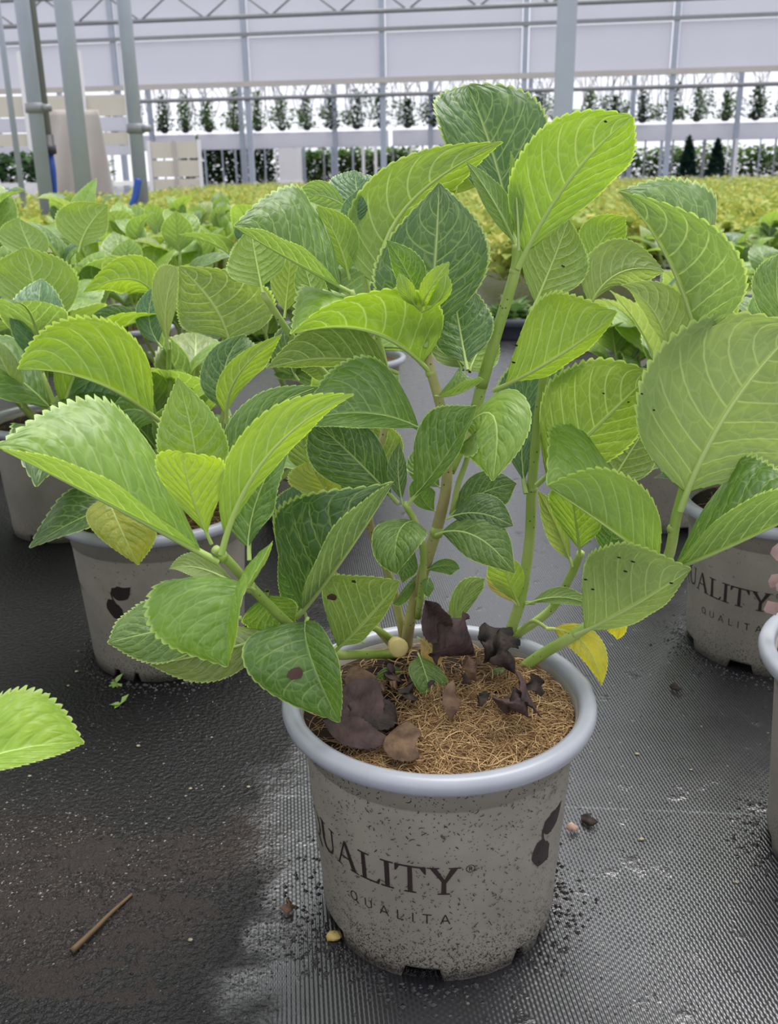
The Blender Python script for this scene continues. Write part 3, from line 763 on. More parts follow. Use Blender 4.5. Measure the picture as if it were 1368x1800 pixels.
COIR = coir_mesh(4200, 4); COIR2 = coir_mesh(500, 6, 4)

def make_pot(root, rot=0.0, full=True, dark=False):
    p = link('pot', BODY, root); p.rotation_euler.z = rot
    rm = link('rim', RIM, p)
    if full is not None:
        link('lettering', LETTER, p); link('emblem', EMBLEM, p)
    if full is not None:
        fk = link('soil_flecks', FLECK if full else FLECK2, p); fk['kind'] = 'stuff'
    so = link('soil', SOIL, root)
    if full is not None:
        cf = link('coir_fibres', COIR if full else COIR2, root); cf['kind'] = 'stuff'
    return p

# ------------------------------------------------------------------ the main hydrangea
hyd = thing('potted_hydrangea', MAINC, 'large leafy green hydrangea in the taupe pot in the foreground, sharply in focus', 'potted plant', 'potted hydrangeas')
make_pot(hyd, 0.0, True)
# stems: pixel x, pixel y, forward distance (cm), root to tip
for pts, rad, mt in (
    ([(712, 1160, 56.5), (722, 1085, 56), (752, 980, 54.5), (772, 915, 54), (786, 840, 54), (780, 740, 54), (757, 650, 54), (746, 600, 54)], (0.0040, 0.0026), STEMW),
    ([(712, 1135, 57), (690, 1030, 56.5), (655, 940, 55.5), (650, 880, 55), (665, 800, 55), (690, 700, 56)], (0.0028, 0.002), STEMW),
    ([(708, 1150, 56), (640, 1150, 54), (585, 1150, 51.5), (540, 1125, 49.5), (500, 1090, 48), (445, 1035, 46.5), (400, 985, 45.5), (378, 965, 45)], (0.0030, 0.0024), STEMM),
    ([(895, 1115, 57.5), (915, 1055, 57.5), (931, 950, 57.5), (935, 860, 57.5), (946, 740, 57.5), (958, 640, 57.5), (950, 560, 57), (935, 545, 56.5)], (0.0037, 0.0026), STEMM),
    ([(905, 1118, 57.5), (970, 1070, 57.5), (1002, 1015, 57), (1022, 970, 56.5)], (0.0030, 0.0024), STEMM),
    ([(890, 1195, 55), (950, 1152, 54.5), (1012, 1115, 53.5), (1080, 1065, 54), (1165, 1000, 53.5), (1190, 905, 53.5), (1205, 850, 53.7)], (0.0036, 0.0030), STEMM),
    ([(1195, 890, 53.8), (1222, 750, 54.6), (1232, 610, 54.2)], (0.0024, 0.002), STEMM),
    ([(846, 680, 56), (872, 590, 55.5), (905, 480, 55.2), (910, 430, 55.2)], (0.0036, 0.0028), STEMM),
    ([(790, 830, 55.5), (830, 740, 56), (848, 672, 56)], (0.0034, 0.0034), STEMM),
    ([(735, 1085, 55.5), (745, 990, 53), (735, 930, 52), (712, 885, 51)], (0.0022, 0.0018), STEMM),
    ([(708, 1155, 56.5), (650, 1090, 55), (600, 1035, 54), (560, 960, 53), (510, 1000, 51)], (0.0026, 0.0018), STEMW),
    ([(700, 1130, 56.5), (640, 1100, 53), (583, 1148, 48.5)], (0.0022, 0.0016), STEMM),
    ([(795, 905, 53.5), (806, 850, 53), (822, 800, 52.5), (808, 765, 52)], (0.0018, 0.0014), STEMM),
    ([(615, 512, 54.5), (650, 600, 55), (690, 700, 56)], (0.0026, 0.0026), STEMM),
    ([(462, 515, 56.5), (520, 600, 57), (600, 690, 57), (668, 800, 56)], (0.002, 0.002), STEMM),
    ([(690, 700, 56), (640, 480, 58), (628, 380, 59)], (0.0022, 0.0015), STEMM),
    ([(912, 1060, 57.5), (940, 1060, 57)], (0.0014, 0.0012), STEMM),
    ([(905, 1118, 57), (935, 1092, 56.5), (965, 1106, 55.3)], (0.0014, 0.0012), STEMM),
): stem(hyd, pts, rad, mt)
# nodes (swollen rings where leaf pairs leave the stem)
for px, py, Y, r in ((935, 860, 57.5, 0.0046), (1012, 1115, 53.5, 0.0046), (757, 655, 54, 0.004), (905, 478, 55.2, 0.0042), (1182, 930, 53.5, 0.0042), (768, 935, 54, 0.0055), (738, 1050, 55.3, 0.0048), (440, 1032, 46.4, 0.0042), (390, 978, 45.3, 0.0042)):
    c = at(px, py, Y/100)
    r *= 0.8
    MB().lathe([(0.001, -r), (r*0.75, -r*0.7), (r, 0), (r*0.75, r*0.7), (0.001, r)], 12, 0, c).build('node', STEMM, hyd)

MAIN = [
 # left shoot
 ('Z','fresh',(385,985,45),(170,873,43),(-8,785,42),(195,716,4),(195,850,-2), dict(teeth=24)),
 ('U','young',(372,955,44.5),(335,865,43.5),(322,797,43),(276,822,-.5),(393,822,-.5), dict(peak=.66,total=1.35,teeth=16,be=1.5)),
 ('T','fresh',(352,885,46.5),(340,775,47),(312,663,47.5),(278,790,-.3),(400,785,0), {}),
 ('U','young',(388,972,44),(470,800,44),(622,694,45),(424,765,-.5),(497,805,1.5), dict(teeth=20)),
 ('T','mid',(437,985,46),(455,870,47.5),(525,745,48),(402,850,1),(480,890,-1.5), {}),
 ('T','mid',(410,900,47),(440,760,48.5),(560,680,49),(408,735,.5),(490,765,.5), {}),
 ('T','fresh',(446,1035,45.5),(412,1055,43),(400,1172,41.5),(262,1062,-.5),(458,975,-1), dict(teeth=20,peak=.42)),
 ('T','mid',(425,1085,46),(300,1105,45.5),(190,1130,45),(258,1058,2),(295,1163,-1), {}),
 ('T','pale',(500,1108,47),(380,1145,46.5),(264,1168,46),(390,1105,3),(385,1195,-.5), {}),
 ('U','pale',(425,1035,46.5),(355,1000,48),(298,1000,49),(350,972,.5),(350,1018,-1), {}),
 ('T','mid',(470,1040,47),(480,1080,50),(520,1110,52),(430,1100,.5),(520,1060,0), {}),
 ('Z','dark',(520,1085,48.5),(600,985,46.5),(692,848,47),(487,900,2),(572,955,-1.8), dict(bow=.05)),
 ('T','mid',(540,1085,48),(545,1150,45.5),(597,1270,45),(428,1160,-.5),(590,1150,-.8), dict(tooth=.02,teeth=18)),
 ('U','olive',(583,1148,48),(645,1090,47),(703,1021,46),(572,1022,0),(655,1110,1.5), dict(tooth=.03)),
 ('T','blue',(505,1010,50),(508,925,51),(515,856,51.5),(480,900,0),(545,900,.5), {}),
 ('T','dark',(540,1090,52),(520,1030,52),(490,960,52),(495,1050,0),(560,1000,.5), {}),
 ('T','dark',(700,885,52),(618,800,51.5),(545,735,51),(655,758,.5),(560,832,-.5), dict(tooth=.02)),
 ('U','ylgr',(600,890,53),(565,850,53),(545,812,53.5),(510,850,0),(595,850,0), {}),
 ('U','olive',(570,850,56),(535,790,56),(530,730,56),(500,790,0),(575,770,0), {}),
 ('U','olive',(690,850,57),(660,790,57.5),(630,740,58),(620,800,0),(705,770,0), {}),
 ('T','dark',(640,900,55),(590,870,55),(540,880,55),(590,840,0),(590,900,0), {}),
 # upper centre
 ('Z','lime',(757,652,54),(650,582,51.5),(512,588,50),(565,502,4),(745,518,-1), dict(teeth=22)),
 ('U','olive',(700,655,54),(590,630,53),(468,648,52),(600,566,.5),(580,645,2), {}),
 ('T','mid',(750,760,53),(650,727,50.5),(528,742,49.5),(645,630,1.5),(640,752,-1.5), dict(teeth=24)),
 ('Z','mid',(765,695,53.5),(805,692,52),(850,668,51.5),(810,645,2),(812,674,-1), {}),
 ('T','dark',(748,610,53),(764,470,53),(772,321,54),(658,485,0),(858,460,0), dict(teeth=22,total=1.55)),
 ('T','mid',(742,535,51.5),(712,472,50.5),(679,422,50),(745,462,.5),(700,496,0), dict(teeth=12)),
 ('U','young',(738,545,51),(758,505,49.8),(790,460,49.8),(744,492,0),(778,518,0), dict(teeth=10)),
 ('U','young',(735,542,51),(716,515,49.6),(702,480,49.6),(702,518,0),(728,505,0), dict(teeth=10)),
 ('U','young',(742,548,51),(775,522,49.5),(783,480,49.5),(766,505,0),(790,520,0), dict(teeth=10)),
 ('T','dark',(822,650,53),(806,565,55),(790,470,56),(762,590,0),(866,565,0), {}),
 ('U','lime',(825,655,54),(840,620,57),(872,575,58),(792,600,0),(872,640,0), {}),
 ('U','olive',(815,652,55),(795,612,57),(770,560,58),(762,625,0),(832,600,0), {}),
 ('U','moss',(668,532,55),(705,375,57),(884,250,56),(628,345,0),(735,400,2), dict(teeth=25)),
 ('U','young',(800,350,58),(815,305,59),(852,262,60),(788,310,0),(842,322,0), {}),
 ('Z','mid',(617,512,54),(500,450,52.5),(411,398,51),(535,340,3.5),(520,428,-1.5), dict(teeth=22)),
 ('U','lime',(462,515,56),(450,455,57),(440,398,58),(400,475,0),(502,450,0), {}),
 ('U','young',(500,560,57),(507,495,58),(512,435,59),(476,490,0),(538,490,0), {}),
 ('U','lime',(560,560,56),(545,500,57),(530,450,58),(520,510,0),(575,505,0), {}),
 ('U','mid',(618,372,58),(570,345,59),(518,350,60),(565,318,0),(575,365,0), {}),
 ('T','blue',(640,390,60),(628,340,61),(625,300,62),(580,328,0),(677,330,0), {}),
 ('T','blue',(624,402,57),(625,365,57),(629,334,57),(599,372,0),(646,368,0), dict(teeth=12)),
 ('U','lime',(615,492,56),(592,420,56),(558,362,56),(570,428,0),(627,405,0), {}),
 # top right shoot
 ('T','dark',(908,442,57),(872,290,59),(822,150,61),(772,225,0),(962,215,0), dict(teeth=22,total=1.3,peak=.55)),
 ('U','lime',(910,472,55),(995,325,54),(1112,205,53),(920,265,-.3),(1075,322,.7), dict(teeth=22,total=1.45,peak=.5)),
 ('U','mid',(906,437,55.5),(872,362,55),(819,283,55),(856,370,0),(892,345,.5), {}),
 ('U','fresh',(912,440,54.5),(908,350,54.5),(898,266,54.5),(897,350,0),(921,345,0), {}),
 ('U','moss',(935,548,56),(972,460,57),(1000,385,58),(922,440,0),(1030,482,0), {}),
 ('U','lime',(868,685,55),(985,624,53),(1085,548,51.5),(952,526,0),(1000,640,2), dict(teeth=20)),
 ('U','pale',(1032,550,57),(1085,482,57),(1168,478,58),(1060,428,.5),(1105,505,1.5), {}),
 ('U','lime',(1030,482,59),(1060,420,60),(1100,382,60),(1022,400,0),(1092,428,0), {}),
 # right branch
 ('T','blue',(925,867,57),(918,750,59),(940,622,60),(870,700,0),(990,680,0), {}),
 ('U','moss',(943,852,56),(1035,765,55),(1148,655,54),(972,670,-.5),(1095,795,.8), dict(teeth=20,total=1.5)),
 ('U','olive',(1060,872,58),(1105,800,59),(1150,730,60),(1058,800,0),(1148,822,0), {}),
 ('Z','fresh',(1172,1005,53),(1080,934,51.5),(963,855,51),(1015,755,4),(1125,855,-1), dict(teeth=20,total=1.45)),
 ('U','lime',(1020,977,56),(1012,915,55.5),(1000,842,55),(966,885,0),(1057,910,0), {}),
 ('T','dark',(1060,988,56),(1075,940,56),(1070,885,56),(1046,935,0),(1108,955,0), {}),
 ('T','pale',(1007,997,56.5),(980,930,57),(945,862,57),(992,908,0),(963,945,0), {}),
 ('U','pale',(1012,1115,53),(1115,1064,51),(1215,1000,50),(1050,965,-.3),(1130,1090,1), dict(teeth=24)),
 ('U','mid',(925,1063,57),(985,1050,56),(1040,1065,55),(985,1032,.5),(990,1062,-.5), dict(teeth=14)),
 ('T','yel',(960,1105,55),(1025,1128,54),(1058,1205,53.5),(1054,1120,0),(1000,1136,0), {}),
 ('T','yel',(1050,1078,56),(1085,1090,56),(1085,1124,56),(1068,1108,0),(1102,1100,0), dict(teeth=12)),
 ('U','pale',(1195,897,53),(1278,725,53),(1405,575,54),(1135,655,-.5),(1405,800,.8), dict(teeth=24,total=1.4)),
 ('Z','mid',(1165,1005,53),(1300,952,50),(1450,880,49),(1300,808,4),(1315,882,-1.5), dict(teeth=24)),
 ('Z','mid',(1232,612,54),(1175,455,53),(1087,337,53),(1245,350,3.5),(1308,470,-1), dict(teeth=22)),
 ('U','pale',(1182,642,54),(1152,552,54),(1092,502,54),(1210,535,0),(1140,565,2), {}),
 ('T','mid',(1400,602,56),(1370,540,56),(1368,448,57),(1324,510,0),(1425,520,0), {}),
 # low centre
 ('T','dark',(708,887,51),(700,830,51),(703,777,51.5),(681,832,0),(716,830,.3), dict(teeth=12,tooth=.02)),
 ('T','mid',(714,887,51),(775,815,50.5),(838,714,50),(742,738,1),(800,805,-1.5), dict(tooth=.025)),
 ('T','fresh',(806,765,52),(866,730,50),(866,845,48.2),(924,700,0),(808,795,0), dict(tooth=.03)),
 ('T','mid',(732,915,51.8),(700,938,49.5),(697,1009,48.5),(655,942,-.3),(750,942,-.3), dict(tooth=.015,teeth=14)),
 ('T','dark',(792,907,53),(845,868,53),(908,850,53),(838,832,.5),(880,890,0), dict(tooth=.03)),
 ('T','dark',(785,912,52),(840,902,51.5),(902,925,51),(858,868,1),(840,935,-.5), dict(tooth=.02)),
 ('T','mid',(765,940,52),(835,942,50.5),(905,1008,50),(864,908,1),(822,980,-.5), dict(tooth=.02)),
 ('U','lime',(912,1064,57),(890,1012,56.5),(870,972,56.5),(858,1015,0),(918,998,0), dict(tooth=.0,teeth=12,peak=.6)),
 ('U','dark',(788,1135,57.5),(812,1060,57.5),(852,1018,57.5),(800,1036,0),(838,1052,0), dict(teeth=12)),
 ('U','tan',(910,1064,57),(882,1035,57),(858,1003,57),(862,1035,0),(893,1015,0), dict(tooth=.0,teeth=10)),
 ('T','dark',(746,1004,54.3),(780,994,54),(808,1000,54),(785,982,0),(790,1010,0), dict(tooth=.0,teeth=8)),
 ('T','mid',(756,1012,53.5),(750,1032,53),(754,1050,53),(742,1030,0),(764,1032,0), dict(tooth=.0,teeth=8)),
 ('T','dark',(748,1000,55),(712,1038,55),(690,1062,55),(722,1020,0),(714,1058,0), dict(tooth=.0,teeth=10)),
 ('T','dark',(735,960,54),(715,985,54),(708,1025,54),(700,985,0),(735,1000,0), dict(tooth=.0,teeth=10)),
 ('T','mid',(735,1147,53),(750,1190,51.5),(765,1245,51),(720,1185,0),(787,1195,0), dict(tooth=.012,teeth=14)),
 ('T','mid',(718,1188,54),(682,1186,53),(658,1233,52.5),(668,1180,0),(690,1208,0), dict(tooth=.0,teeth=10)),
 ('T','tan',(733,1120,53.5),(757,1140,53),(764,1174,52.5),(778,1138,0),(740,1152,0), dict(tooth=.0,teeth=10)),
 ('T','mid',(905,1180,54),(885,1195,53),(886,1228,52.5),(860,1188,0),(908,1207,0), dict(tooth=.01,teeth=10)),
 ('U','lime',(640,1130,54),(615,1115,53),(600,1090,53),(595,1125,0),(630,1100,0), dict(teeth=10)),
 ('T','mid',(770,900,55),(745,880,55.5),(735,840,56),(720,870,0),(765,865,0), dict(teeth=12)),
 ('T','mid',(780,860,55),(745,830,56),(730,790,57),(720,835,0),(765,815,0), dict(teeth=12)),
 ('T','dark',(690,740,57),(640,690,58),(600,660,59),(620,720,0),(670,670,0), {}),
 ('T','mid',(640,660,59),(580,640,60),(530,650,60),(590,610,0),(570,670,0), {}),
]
LEAVES = []
for i, (sd_, cl, B, M, T, L, R, kw) in enumerate(MAIN):
    k = dict(kw)
    LEAVES.append((B, px_leaf(hyd, sd_, cl, B, M, T, L, R, seed=i+1, **k)))

# brown spots and black specks on a few blades
SPOT = plain('leaf_spot_brown', (0.055, 0.026, 0.016), 0.6, 0.4, 300)
SPECK = plain('leaf_speck_black', (0.010, 0.009, 0.008), 0.6, 0.2, 300)
def spot(B, px, py, r, mat, name, elong=1.0, seed=0):
    o = [l for b, l in LEAVES if b == B][0]; w0 = parent_world(o)
    vs = np.array([v.co[:] for v in o.data.vertices])+w0
    d = vs-CAM; z = d@_f; q = np.hypot(684+FPX*(d@_r)/z-px, 900-FPX*(d@_u)/z-py)
    i = int(np.argmin(q+(z-z.min())*60)); n = np.array(o.data.vertices[i].normal[:]); p = vs[i]
    if n@(CAM-p) < 0: n = -n
    a = np.cross(n, (0.3, 0.2, 1)); a /= np.linalg.norm(a); b = np.cross(n, a); rg_ = random.Random(seed)
    V = [p+n*0.0007]+[p+n*0.0004+(a*math.cos(t_)*elong+b*math.sin(t_))*r*rg_.uniform(.75, 1.2) for t_ in np.linspace(0, 2*math.pi, 11)[:-1]]
    MB().add(V, [(0, k+1, (k+1) % 10+1) for k in range(10)]).build(name, mat, o)
spot((540,1085,48), 523, 1182, .0035, SPOT, 'leaf_spot', 1.3, 1)
spot((583,1148,48), 580, 1047, .0024, SPOT, 'leaf_spot', 1.0, 2)
spot((583,1148,48), 622, 1022, .0016, SPOT, 'leaf_spot', 1.0, 3)
for k, (px, py) in enumerate(((1089, 985), (1103, 1012), (1031, 1018), (1042, 1035), (1178, 1020), (1112, 988), (1060, 1095))): spot((1012,1115,53), px, py, .0006, SPECK, 'speck', 2.2, 10+k)
for k, (px, py) in enumerate(((1105, 705), (1118, 712), (1060, 690))): spot((943,852,56), px, py, .0005, SPECK, 'speck', 1.8, 20+k)
for k, (px, py) in enumerate(((897, 606), (903, 637))): spot((868,685,55), px, py, .0006, SPECK, 'speck', 2.5, 30+k)
for k, (px, py) in enumerate(((1128, 693), (1150, 720))): spot((1195,897,53), px, py, .0005, SPECK, 'speck', 1.8, 40+k)
spot((910,472,55), 1066, 216, .0006, SPECK, 'speck', 1.6, 50)
spot((935,548,56), 986, 467, .0006, SPECK, 'speck', 2.2, 51)

# ------------------------------------------------------------------ dead leaves lying in the main pot
def flat_pt(px, py, z):
    d = _f*FPX+(px-684.0)*_r-(py-900.0)*_u
    return CAM+d*((z-CAM[2])/d[2])
def dead_leaf(pts, mat, lab, seed, lift=(0, 0, 0, 0, 0), z=0.1445, wave=0.16, quilt=0.02):
    P = [flat_pt(p[0], p[1], z+l) for p, l in zip(pts, lift)]
    c = P[1].copy()
    n = np.cross(P[4]-P[3], P[2]-P[0])
    if n[2] < 0: P[3], P[4] = P[4], P[3]
    me = leaf_mesh(*[p-c for p in P], teeth=12, ns=6, wave=wave, bow=0.05, quilt=quilt, tooth=0.06, seed=seed, rib=False)
    me.materials.clear(); me.materials.append(mat)
    o = link('dead_leaf', me); o.location = tuple(c)
    md = o.modifiers.new('thickness', 'SOLIDIFY'); md.thickness = 0.0004
    return tag(o, lab, 'dead leaf', 'dead leaves on the coir')
dead_leaf([(580, 1215), (622, 1232), (672, 1275), (655, 1196), (592, 1276)], DEADP, 'dark purple dead leaf below the spotted drooping leaf', 60, (.012, .010, .003, .016, .004), wave=.08)
dead_leaf([(560, 1262), (625, 1288), (690, 1298), (630, 1262), (615, 1312)], DEADP, 'grey-brown curled dead leaf near the front left rim', 61, (.003, .007, .002, .009, .002), wave=.05)
dead_leaf([(725, 1262), (705, 1298), (738, 1330), (740, 1290), (676, 1315)], DEADB, 'small brown dead leaf at the edge of the coir', 62, (.006, .006, .002, .007, .003), wave=.06)
dead_leaf([(752, 1085), (800, 1118), (835, 1150), (822, 1085), (768, 1165)], DEADP, 'large dark plum dead leaf behind the small yellow leaf', 63, (.030, .036, .012, .040, .016), wave=.06)
dead_leaf([(745, 1050), (765, 1085), (790, 1118), (785, 1075), (748, 1120)], DEADP, 'folded plum dead leaf against the main stem', 64, (.045, .038, .030, .048, .030), wave=.05)
dead_leaf([(800, 1190), (790, 1225), (795, 1268), (778, 1225), (808, 1235)], DEADB, 'narrow brown curled dead leaf right of the small green soil leaf', 65, (.022, .016, .004, .016, .012))
dead_leaf([(905, 1205), (912, 1235), (930, 1262), (880, 1238), (942, 1235)], DEADP, 'rounded plum-brown dead leaf under the lowest right stem', 66, (.018, .022, .004, .014, .012), wave=.1)
dead_leaf([(850, 1092), (865, 1125), (850, 1165), (842, 1125), (898, 1125)], DEADK, 'black shrivelled dead leaf at the foot of the right stems', 67, (.022, .026, .012, .02, .02), wave=.35)
dead_leaf([(880, 1100), (885, 1145), (905, 1185), (862, 1150), (908, 1140)], DEADK, 'black crumpled dead leaf leaning on the right stems', 68, (.030, .026, .010, .02, .02), wave=.35)
dead_leaf([(930, 1180), (945, 1200), (952, 1225), (932, 1210), (956, 1200)], DEADK, 'tiny black dead scrap below the lowest right stem', 69, (.020, .012, .002, .012, .01), wave=.3)
dead_leaf([(822, 1150), (830, 1175), (838, 1198), (812, 1180), (848, 1172)], DEADB, 'small reddish brown dead scrap between the stems', 70, (.020, .020, .008, .016, .016), wave=.2)
dead_leaf([(690, 1225), (660, 1250), (640, 1290), (665, 1232), (700, 1275)], DEADK, 'black rotted dead leaf in the bare soil patch', 71, (.006, .006, .002, .006, .003), wave=.3)
dead_leaf([(620, 1165), (640, 1195), (650, 1225), (605, 1200), (668, 1200)], DEADB, 'dull brown dead leaf under the horizontal stem', 72, (.014, .014, .006, .014, .012), wave=.2)
rd = random.Random(55)
for k in range(12):
    x0, y0 = rd.uniform(600, 900), rd.uniform(1165, 1250); a = rd.random()*6.28; L_ = rd.uniform(14, 26); dx, dy = math.cos(a)*L_, math.sin(a)*L_*0.6
    dead_leaf([(x0-dx, y0-dy), (x0, y0), (x0+dx, y0+dy), (x0-dy*.7, y0+dx*.4), (x0+dy*.7, y0-dx*.4)], rd.choice((DEADK, DEADB, DEADK, DEADP)), 'small shrivelled dark scrap of leaf on the soil among the stems', 90+k, (.003, .007, .002, .007, .004), wave=.4)
# cut stub with a pale round scar
c = at(700, 1138, 0.535); st = MB(); d_ = np.array([0.10, -0.8, 0.25]); d_ /= np.linalg.norm(d_)
st.tube([c+d_*(-0.012), c+d_*0.002, c+d_*0.003], [0.0050, 0.0062, 0.0050], 14)
LCY = plain('cut_wood', (0.52, 0.43, 0.16), 0.6, 0.2, 120); st.build('cut_stub', LCY, hyd)

# ------------------------------------------------------------------ neighbouring hydrangeas
TPL = []
for k in range(7):
    r = random.Random(100+k); L_ = 0.125; cv = r.uniform(-0.012, 0.02); fold = r.uniform(0.0, 0.014); wd = r.uniform(0.033, 0.04)
    TPL.append(leaf_mesh((0, 0, 0), (L_*0.52, 0, 0.008+cv), (L_, 0, -0.012+cv*0.3), (L_*0.5, wd, 0.008+cv+fold), (L_*0.5, -wd, 0.008+cv+fold),
                         teeth=18, ns=5, seed=200+k, wave=0.05))
TPLF = []
for k in range(5):
    r = random.Random(150+k); L_ = 0.12; cv = r.uniform(-0.012, 0.02); wd = r.uniform(0.033, 0.04)
    TPLF.append(leaf_mesh((0, 0, 0), (L_*0.52, 0, 0.008+cv), (L_, 0, -0.012+cv*0.3), (L_*0.5, wd, 0.014+cv), (L_*0.5, -wd, 0.014+cv), teeth=8, per=2, ns=3, seed=250+k, wave=0.05))
def grow(root, seed, h=0.36, nst=5, spread=0.13, tpl=TPL, scale=1.0, skip=None, base_z=0.13, rowleaves=3):
    r = random.Random(seed)
    W = np.array(root.location)
    for s in range(nst):
        a = 2*math.pi*(s+r.uniform(-0.3, 0.3))/nst; rad = spread*r.uniform(0.35, 1.0) if s else 0.01
        top = np.array([math.cos(a)*rad, math.sin(a)*rad, h*r.uniform(0.72, 0.95)])
        b0 = np.array([math.cos(a)*0.02, math.sin(a)*0.02, base_z]); md = (b0+top)/2+np.array([math.cos(a), math.sin(a), 0])*rad*0.15
        path = smoothpath([b0, md, top], 5)
        link('stem', MB().tube(path, np.linspace(0.0034, 0.0022, len(path)), 7).mesh('stem', STEMM), root)
        az0 = r.uniform(0, 3.14)
        for nd in range(rowleaves):
            u = 1.0-nd*0.26
            p = path[min(len(path)-1, int(u*(len(path)-1)))]
            for q in (0, 1):
                az = az0+nd*1.57+q*math.pi+r.uniform(-0.25, 0.25)
                pit = (1.02, 0.62, 0.2)[min(nd, 2)]+r.uniform(-0.28, 0.28)
                sc = (0.72, 1.0, 1.0)[min(nd, 2)]*r.uniform(0.8, 1.12)*scale
                if skip and skip(W+p, az): continue
                o = link('leaf', r.choice(tpl), root)
                o.matrix_local = Matrix.Translation(tuple(p)) @ Matrix.Rotation(az, 4, 'Z') @ Matrix.Rotation(-pit, 4, 'Y') @ Matrix.Rotation(r.uniform(-0.35, 0.35), 4, 'X') @ Matrix.Scale(sc, 4)
                cc = LC[r.choice(('mid', 'fresh', 'lime', 'mid', 'dark', 'fresh', 'pale', 'blue') if nd < 2 else ('mid', 'dark', 'blue', 'mid'))]
                kk = r.uniform(0.85, 1.15); o.color = (cc[0]*kk, cc[1]*kk, cc[2]*kk, 1)

# second plant from the left, behind the left shoot
c1 = at(108, 935, 0.86); N1C = np.array([c1[0]+0.093, 0.86, 0])
n1 = thing('potted_hydrangea', N1C, 'hydrangea in the pot whose printed leaf emblem shows, left behind the foreground pot', 'potted plant', 'potted hydrangeas')
eh = pot_hit(205, 1065, N1C); print('N1', N1C, eh)
make_pot(n1, (eh[0]-TE) if eh else 0.0, False)
for i, (sd_, cl, B, M, T, L, R, kw) in enumerate([
 ('U','lime',(285,742,76),(165,670,72),(32,650,71),(195,568,0),(112,605,3.5), dict(teeth=28)),
 ('U','lime',(72,600,90),(62,515,91),(40,435,92),(-18,490,0),(138,495,0), {}),
 ('U','fresh',(72,472,105),(48,425,106),(32,383,107),(-2,420,0),(84,420,0), {}),
 ('U','lime',(138,444,110),(155,400,111),(190,360,112),(100,375,0),(184,412,0), {}),
 ('U','lime',(275,527,92),(230,490,90),(145,515,88),(245,450,0),(220,515,3), {}),
 ('U','pale',(297,614,82),(292,540,82),(310,470,83),(270,490,0),(315,520,0), {}),
 ('U','olive',(405,612,80),(380,545,80),(315,468,80),(320,572,0),(478,520,0), dict(teeth=26)),
 ('T','dark',(405,732,76),(395,650,77),(430,588,78),(352,660,0),(456,620,0), {}),
 ('U','lime',(400,744,72),(415,665,71),(495,588,71),(388,660,0),(457,652,1), {}),
 ('T','blue',(285,612,86),(262,560,87),(275,500,88),(238,560,0),(298,550,0), {}),
 ('T','dark',(255,572,88),(200,556,88),(145,577,88),(205,536,0),(195,576,0), {}),
 ('T','dark',(525,670,72),(510,610,72),(560,562,73),(478,602,0),(548,612,0), {}),
 ('T','ylgr',(185,862,72),(208,920,70),(243,993,69),(153,915,0),(270,915,0), dict(tooth=.02,peak=.40)),
 ('T','pale',(40,717,85),(12,650,85),(-20,590,86),(-35,660,0),(34,640,0), {}),
 ('T','mid',(280,750,80),(240,720,82),(190,735,83),(240,690,0),(230,760,0), {}),
 ('T','dark',(250,800,84),(200,770,85),(140,780,86),(200,735,0),(190,810,0), {}),
 ('T','blue',(300,700,86),(200,660,88),(120,700,88),(200,620,0),(190,730,0), {}),
]):
    px_leaf(n1, sd_, cl, B, M, T, L, R, seed=i+300, **kw)
for pts, rad in (([(330, 940, 86), (310, 830, 84), (290, 745, 77)], (.0034, .0024)), ([(330, 940, 86), (300, 700, 86), (297, 600, 82.5)], (.003, .002)), ([(335, 940, 86), (390, 800, 80), (400, 735, 74)], (.003, .0022)),
                 ([(300, 920, 88), (120, 760, 95), (84, 715, 96), (82, 590, 92)], (.003, .002)), ([(84, 715, 96), (40, 650, 95), (10, 600, 94)], (.0018, .0014)), ([(84, 715, 96), (120, 680, 95), (150, 640, 95)], (.0018, .0014)),
                 ([(340, 930, 86), (400, 700, 82), (408, 610, 80.5)], (.003, .002)), ([(330, 940, 86), (250, 900, 80), (185, 862, 73)], (.002, .0014))):
    stem(n1, pts, rad)
grow(n1, 31, 0.29, 4, 0.10, skip=lambda p, az: p[1] < 0.80)

for i, (sd_, cl, B, M, T, L, R, kw) in enumerate([
 ('U','lime',(610,720,92),(585,680,92),(560,640,92),(552,690,0),(612,665,0), {}),
 ('T','mid',(640,740,94),(670,690,94),(700,655,95),(640,690,0),(695,700,0), {}),
 ('T','dark',(610,730,95),(560,720,95),(505,740,95),(560,690,0),(555,745,0), {}),
 ('T','mid',(480,800,90),(470,740,90),(455,690,90),(440,750,0),(505,735,0), {})]):
    px_leaf(n1, sd_, cl, B, M, T, L, R, seed=i+340, **kw)
stem(n1, [(350, 940, 87), (480, 850, 91), (600, 760, 93), (612, 720, 92.5)], (.003, .002)); stem(n1, [(600, 760, 93), (640, 738, 94)], (.002, .0016))
c2 = at(15, 870, 1.22); N2C = np.array([c2[0]+0.078, 1.22, 0])
n2 = thing('potted_hydrangea', N2C, 'hydrangea in the dim pot at the left edge, behind the pot showing the emblem', 'potted plant', 'potted hydrangeas')
make_pot(n2, 2.0, False); grow(n2, 32, 0.37, 6, 0.14)
c3 = at(1205, 1080, 0.85); RC = np.array([c3[0]+0.079, 0.85, 0])
rp = thing('potted_hydrangea', RC, 'hydrangea in the right-hand pot whose lettering UALITY shows under the leaves', 'potted plant', 'potted hydrangeas')
rh = pot_hit(1352, 1080, RC); print('R', RC, rh)
make_pot(rp, (rh[0]-TH_END) if rh else 0.5, False)
grow(rp, 33, 0.31, 5, 0.12, skip=lambda p, az: p[1] < 0.82)
c4 = at(1348, 1170, 0.54); EC = np.array([c4[0]+0.0935, 0.54, 0])
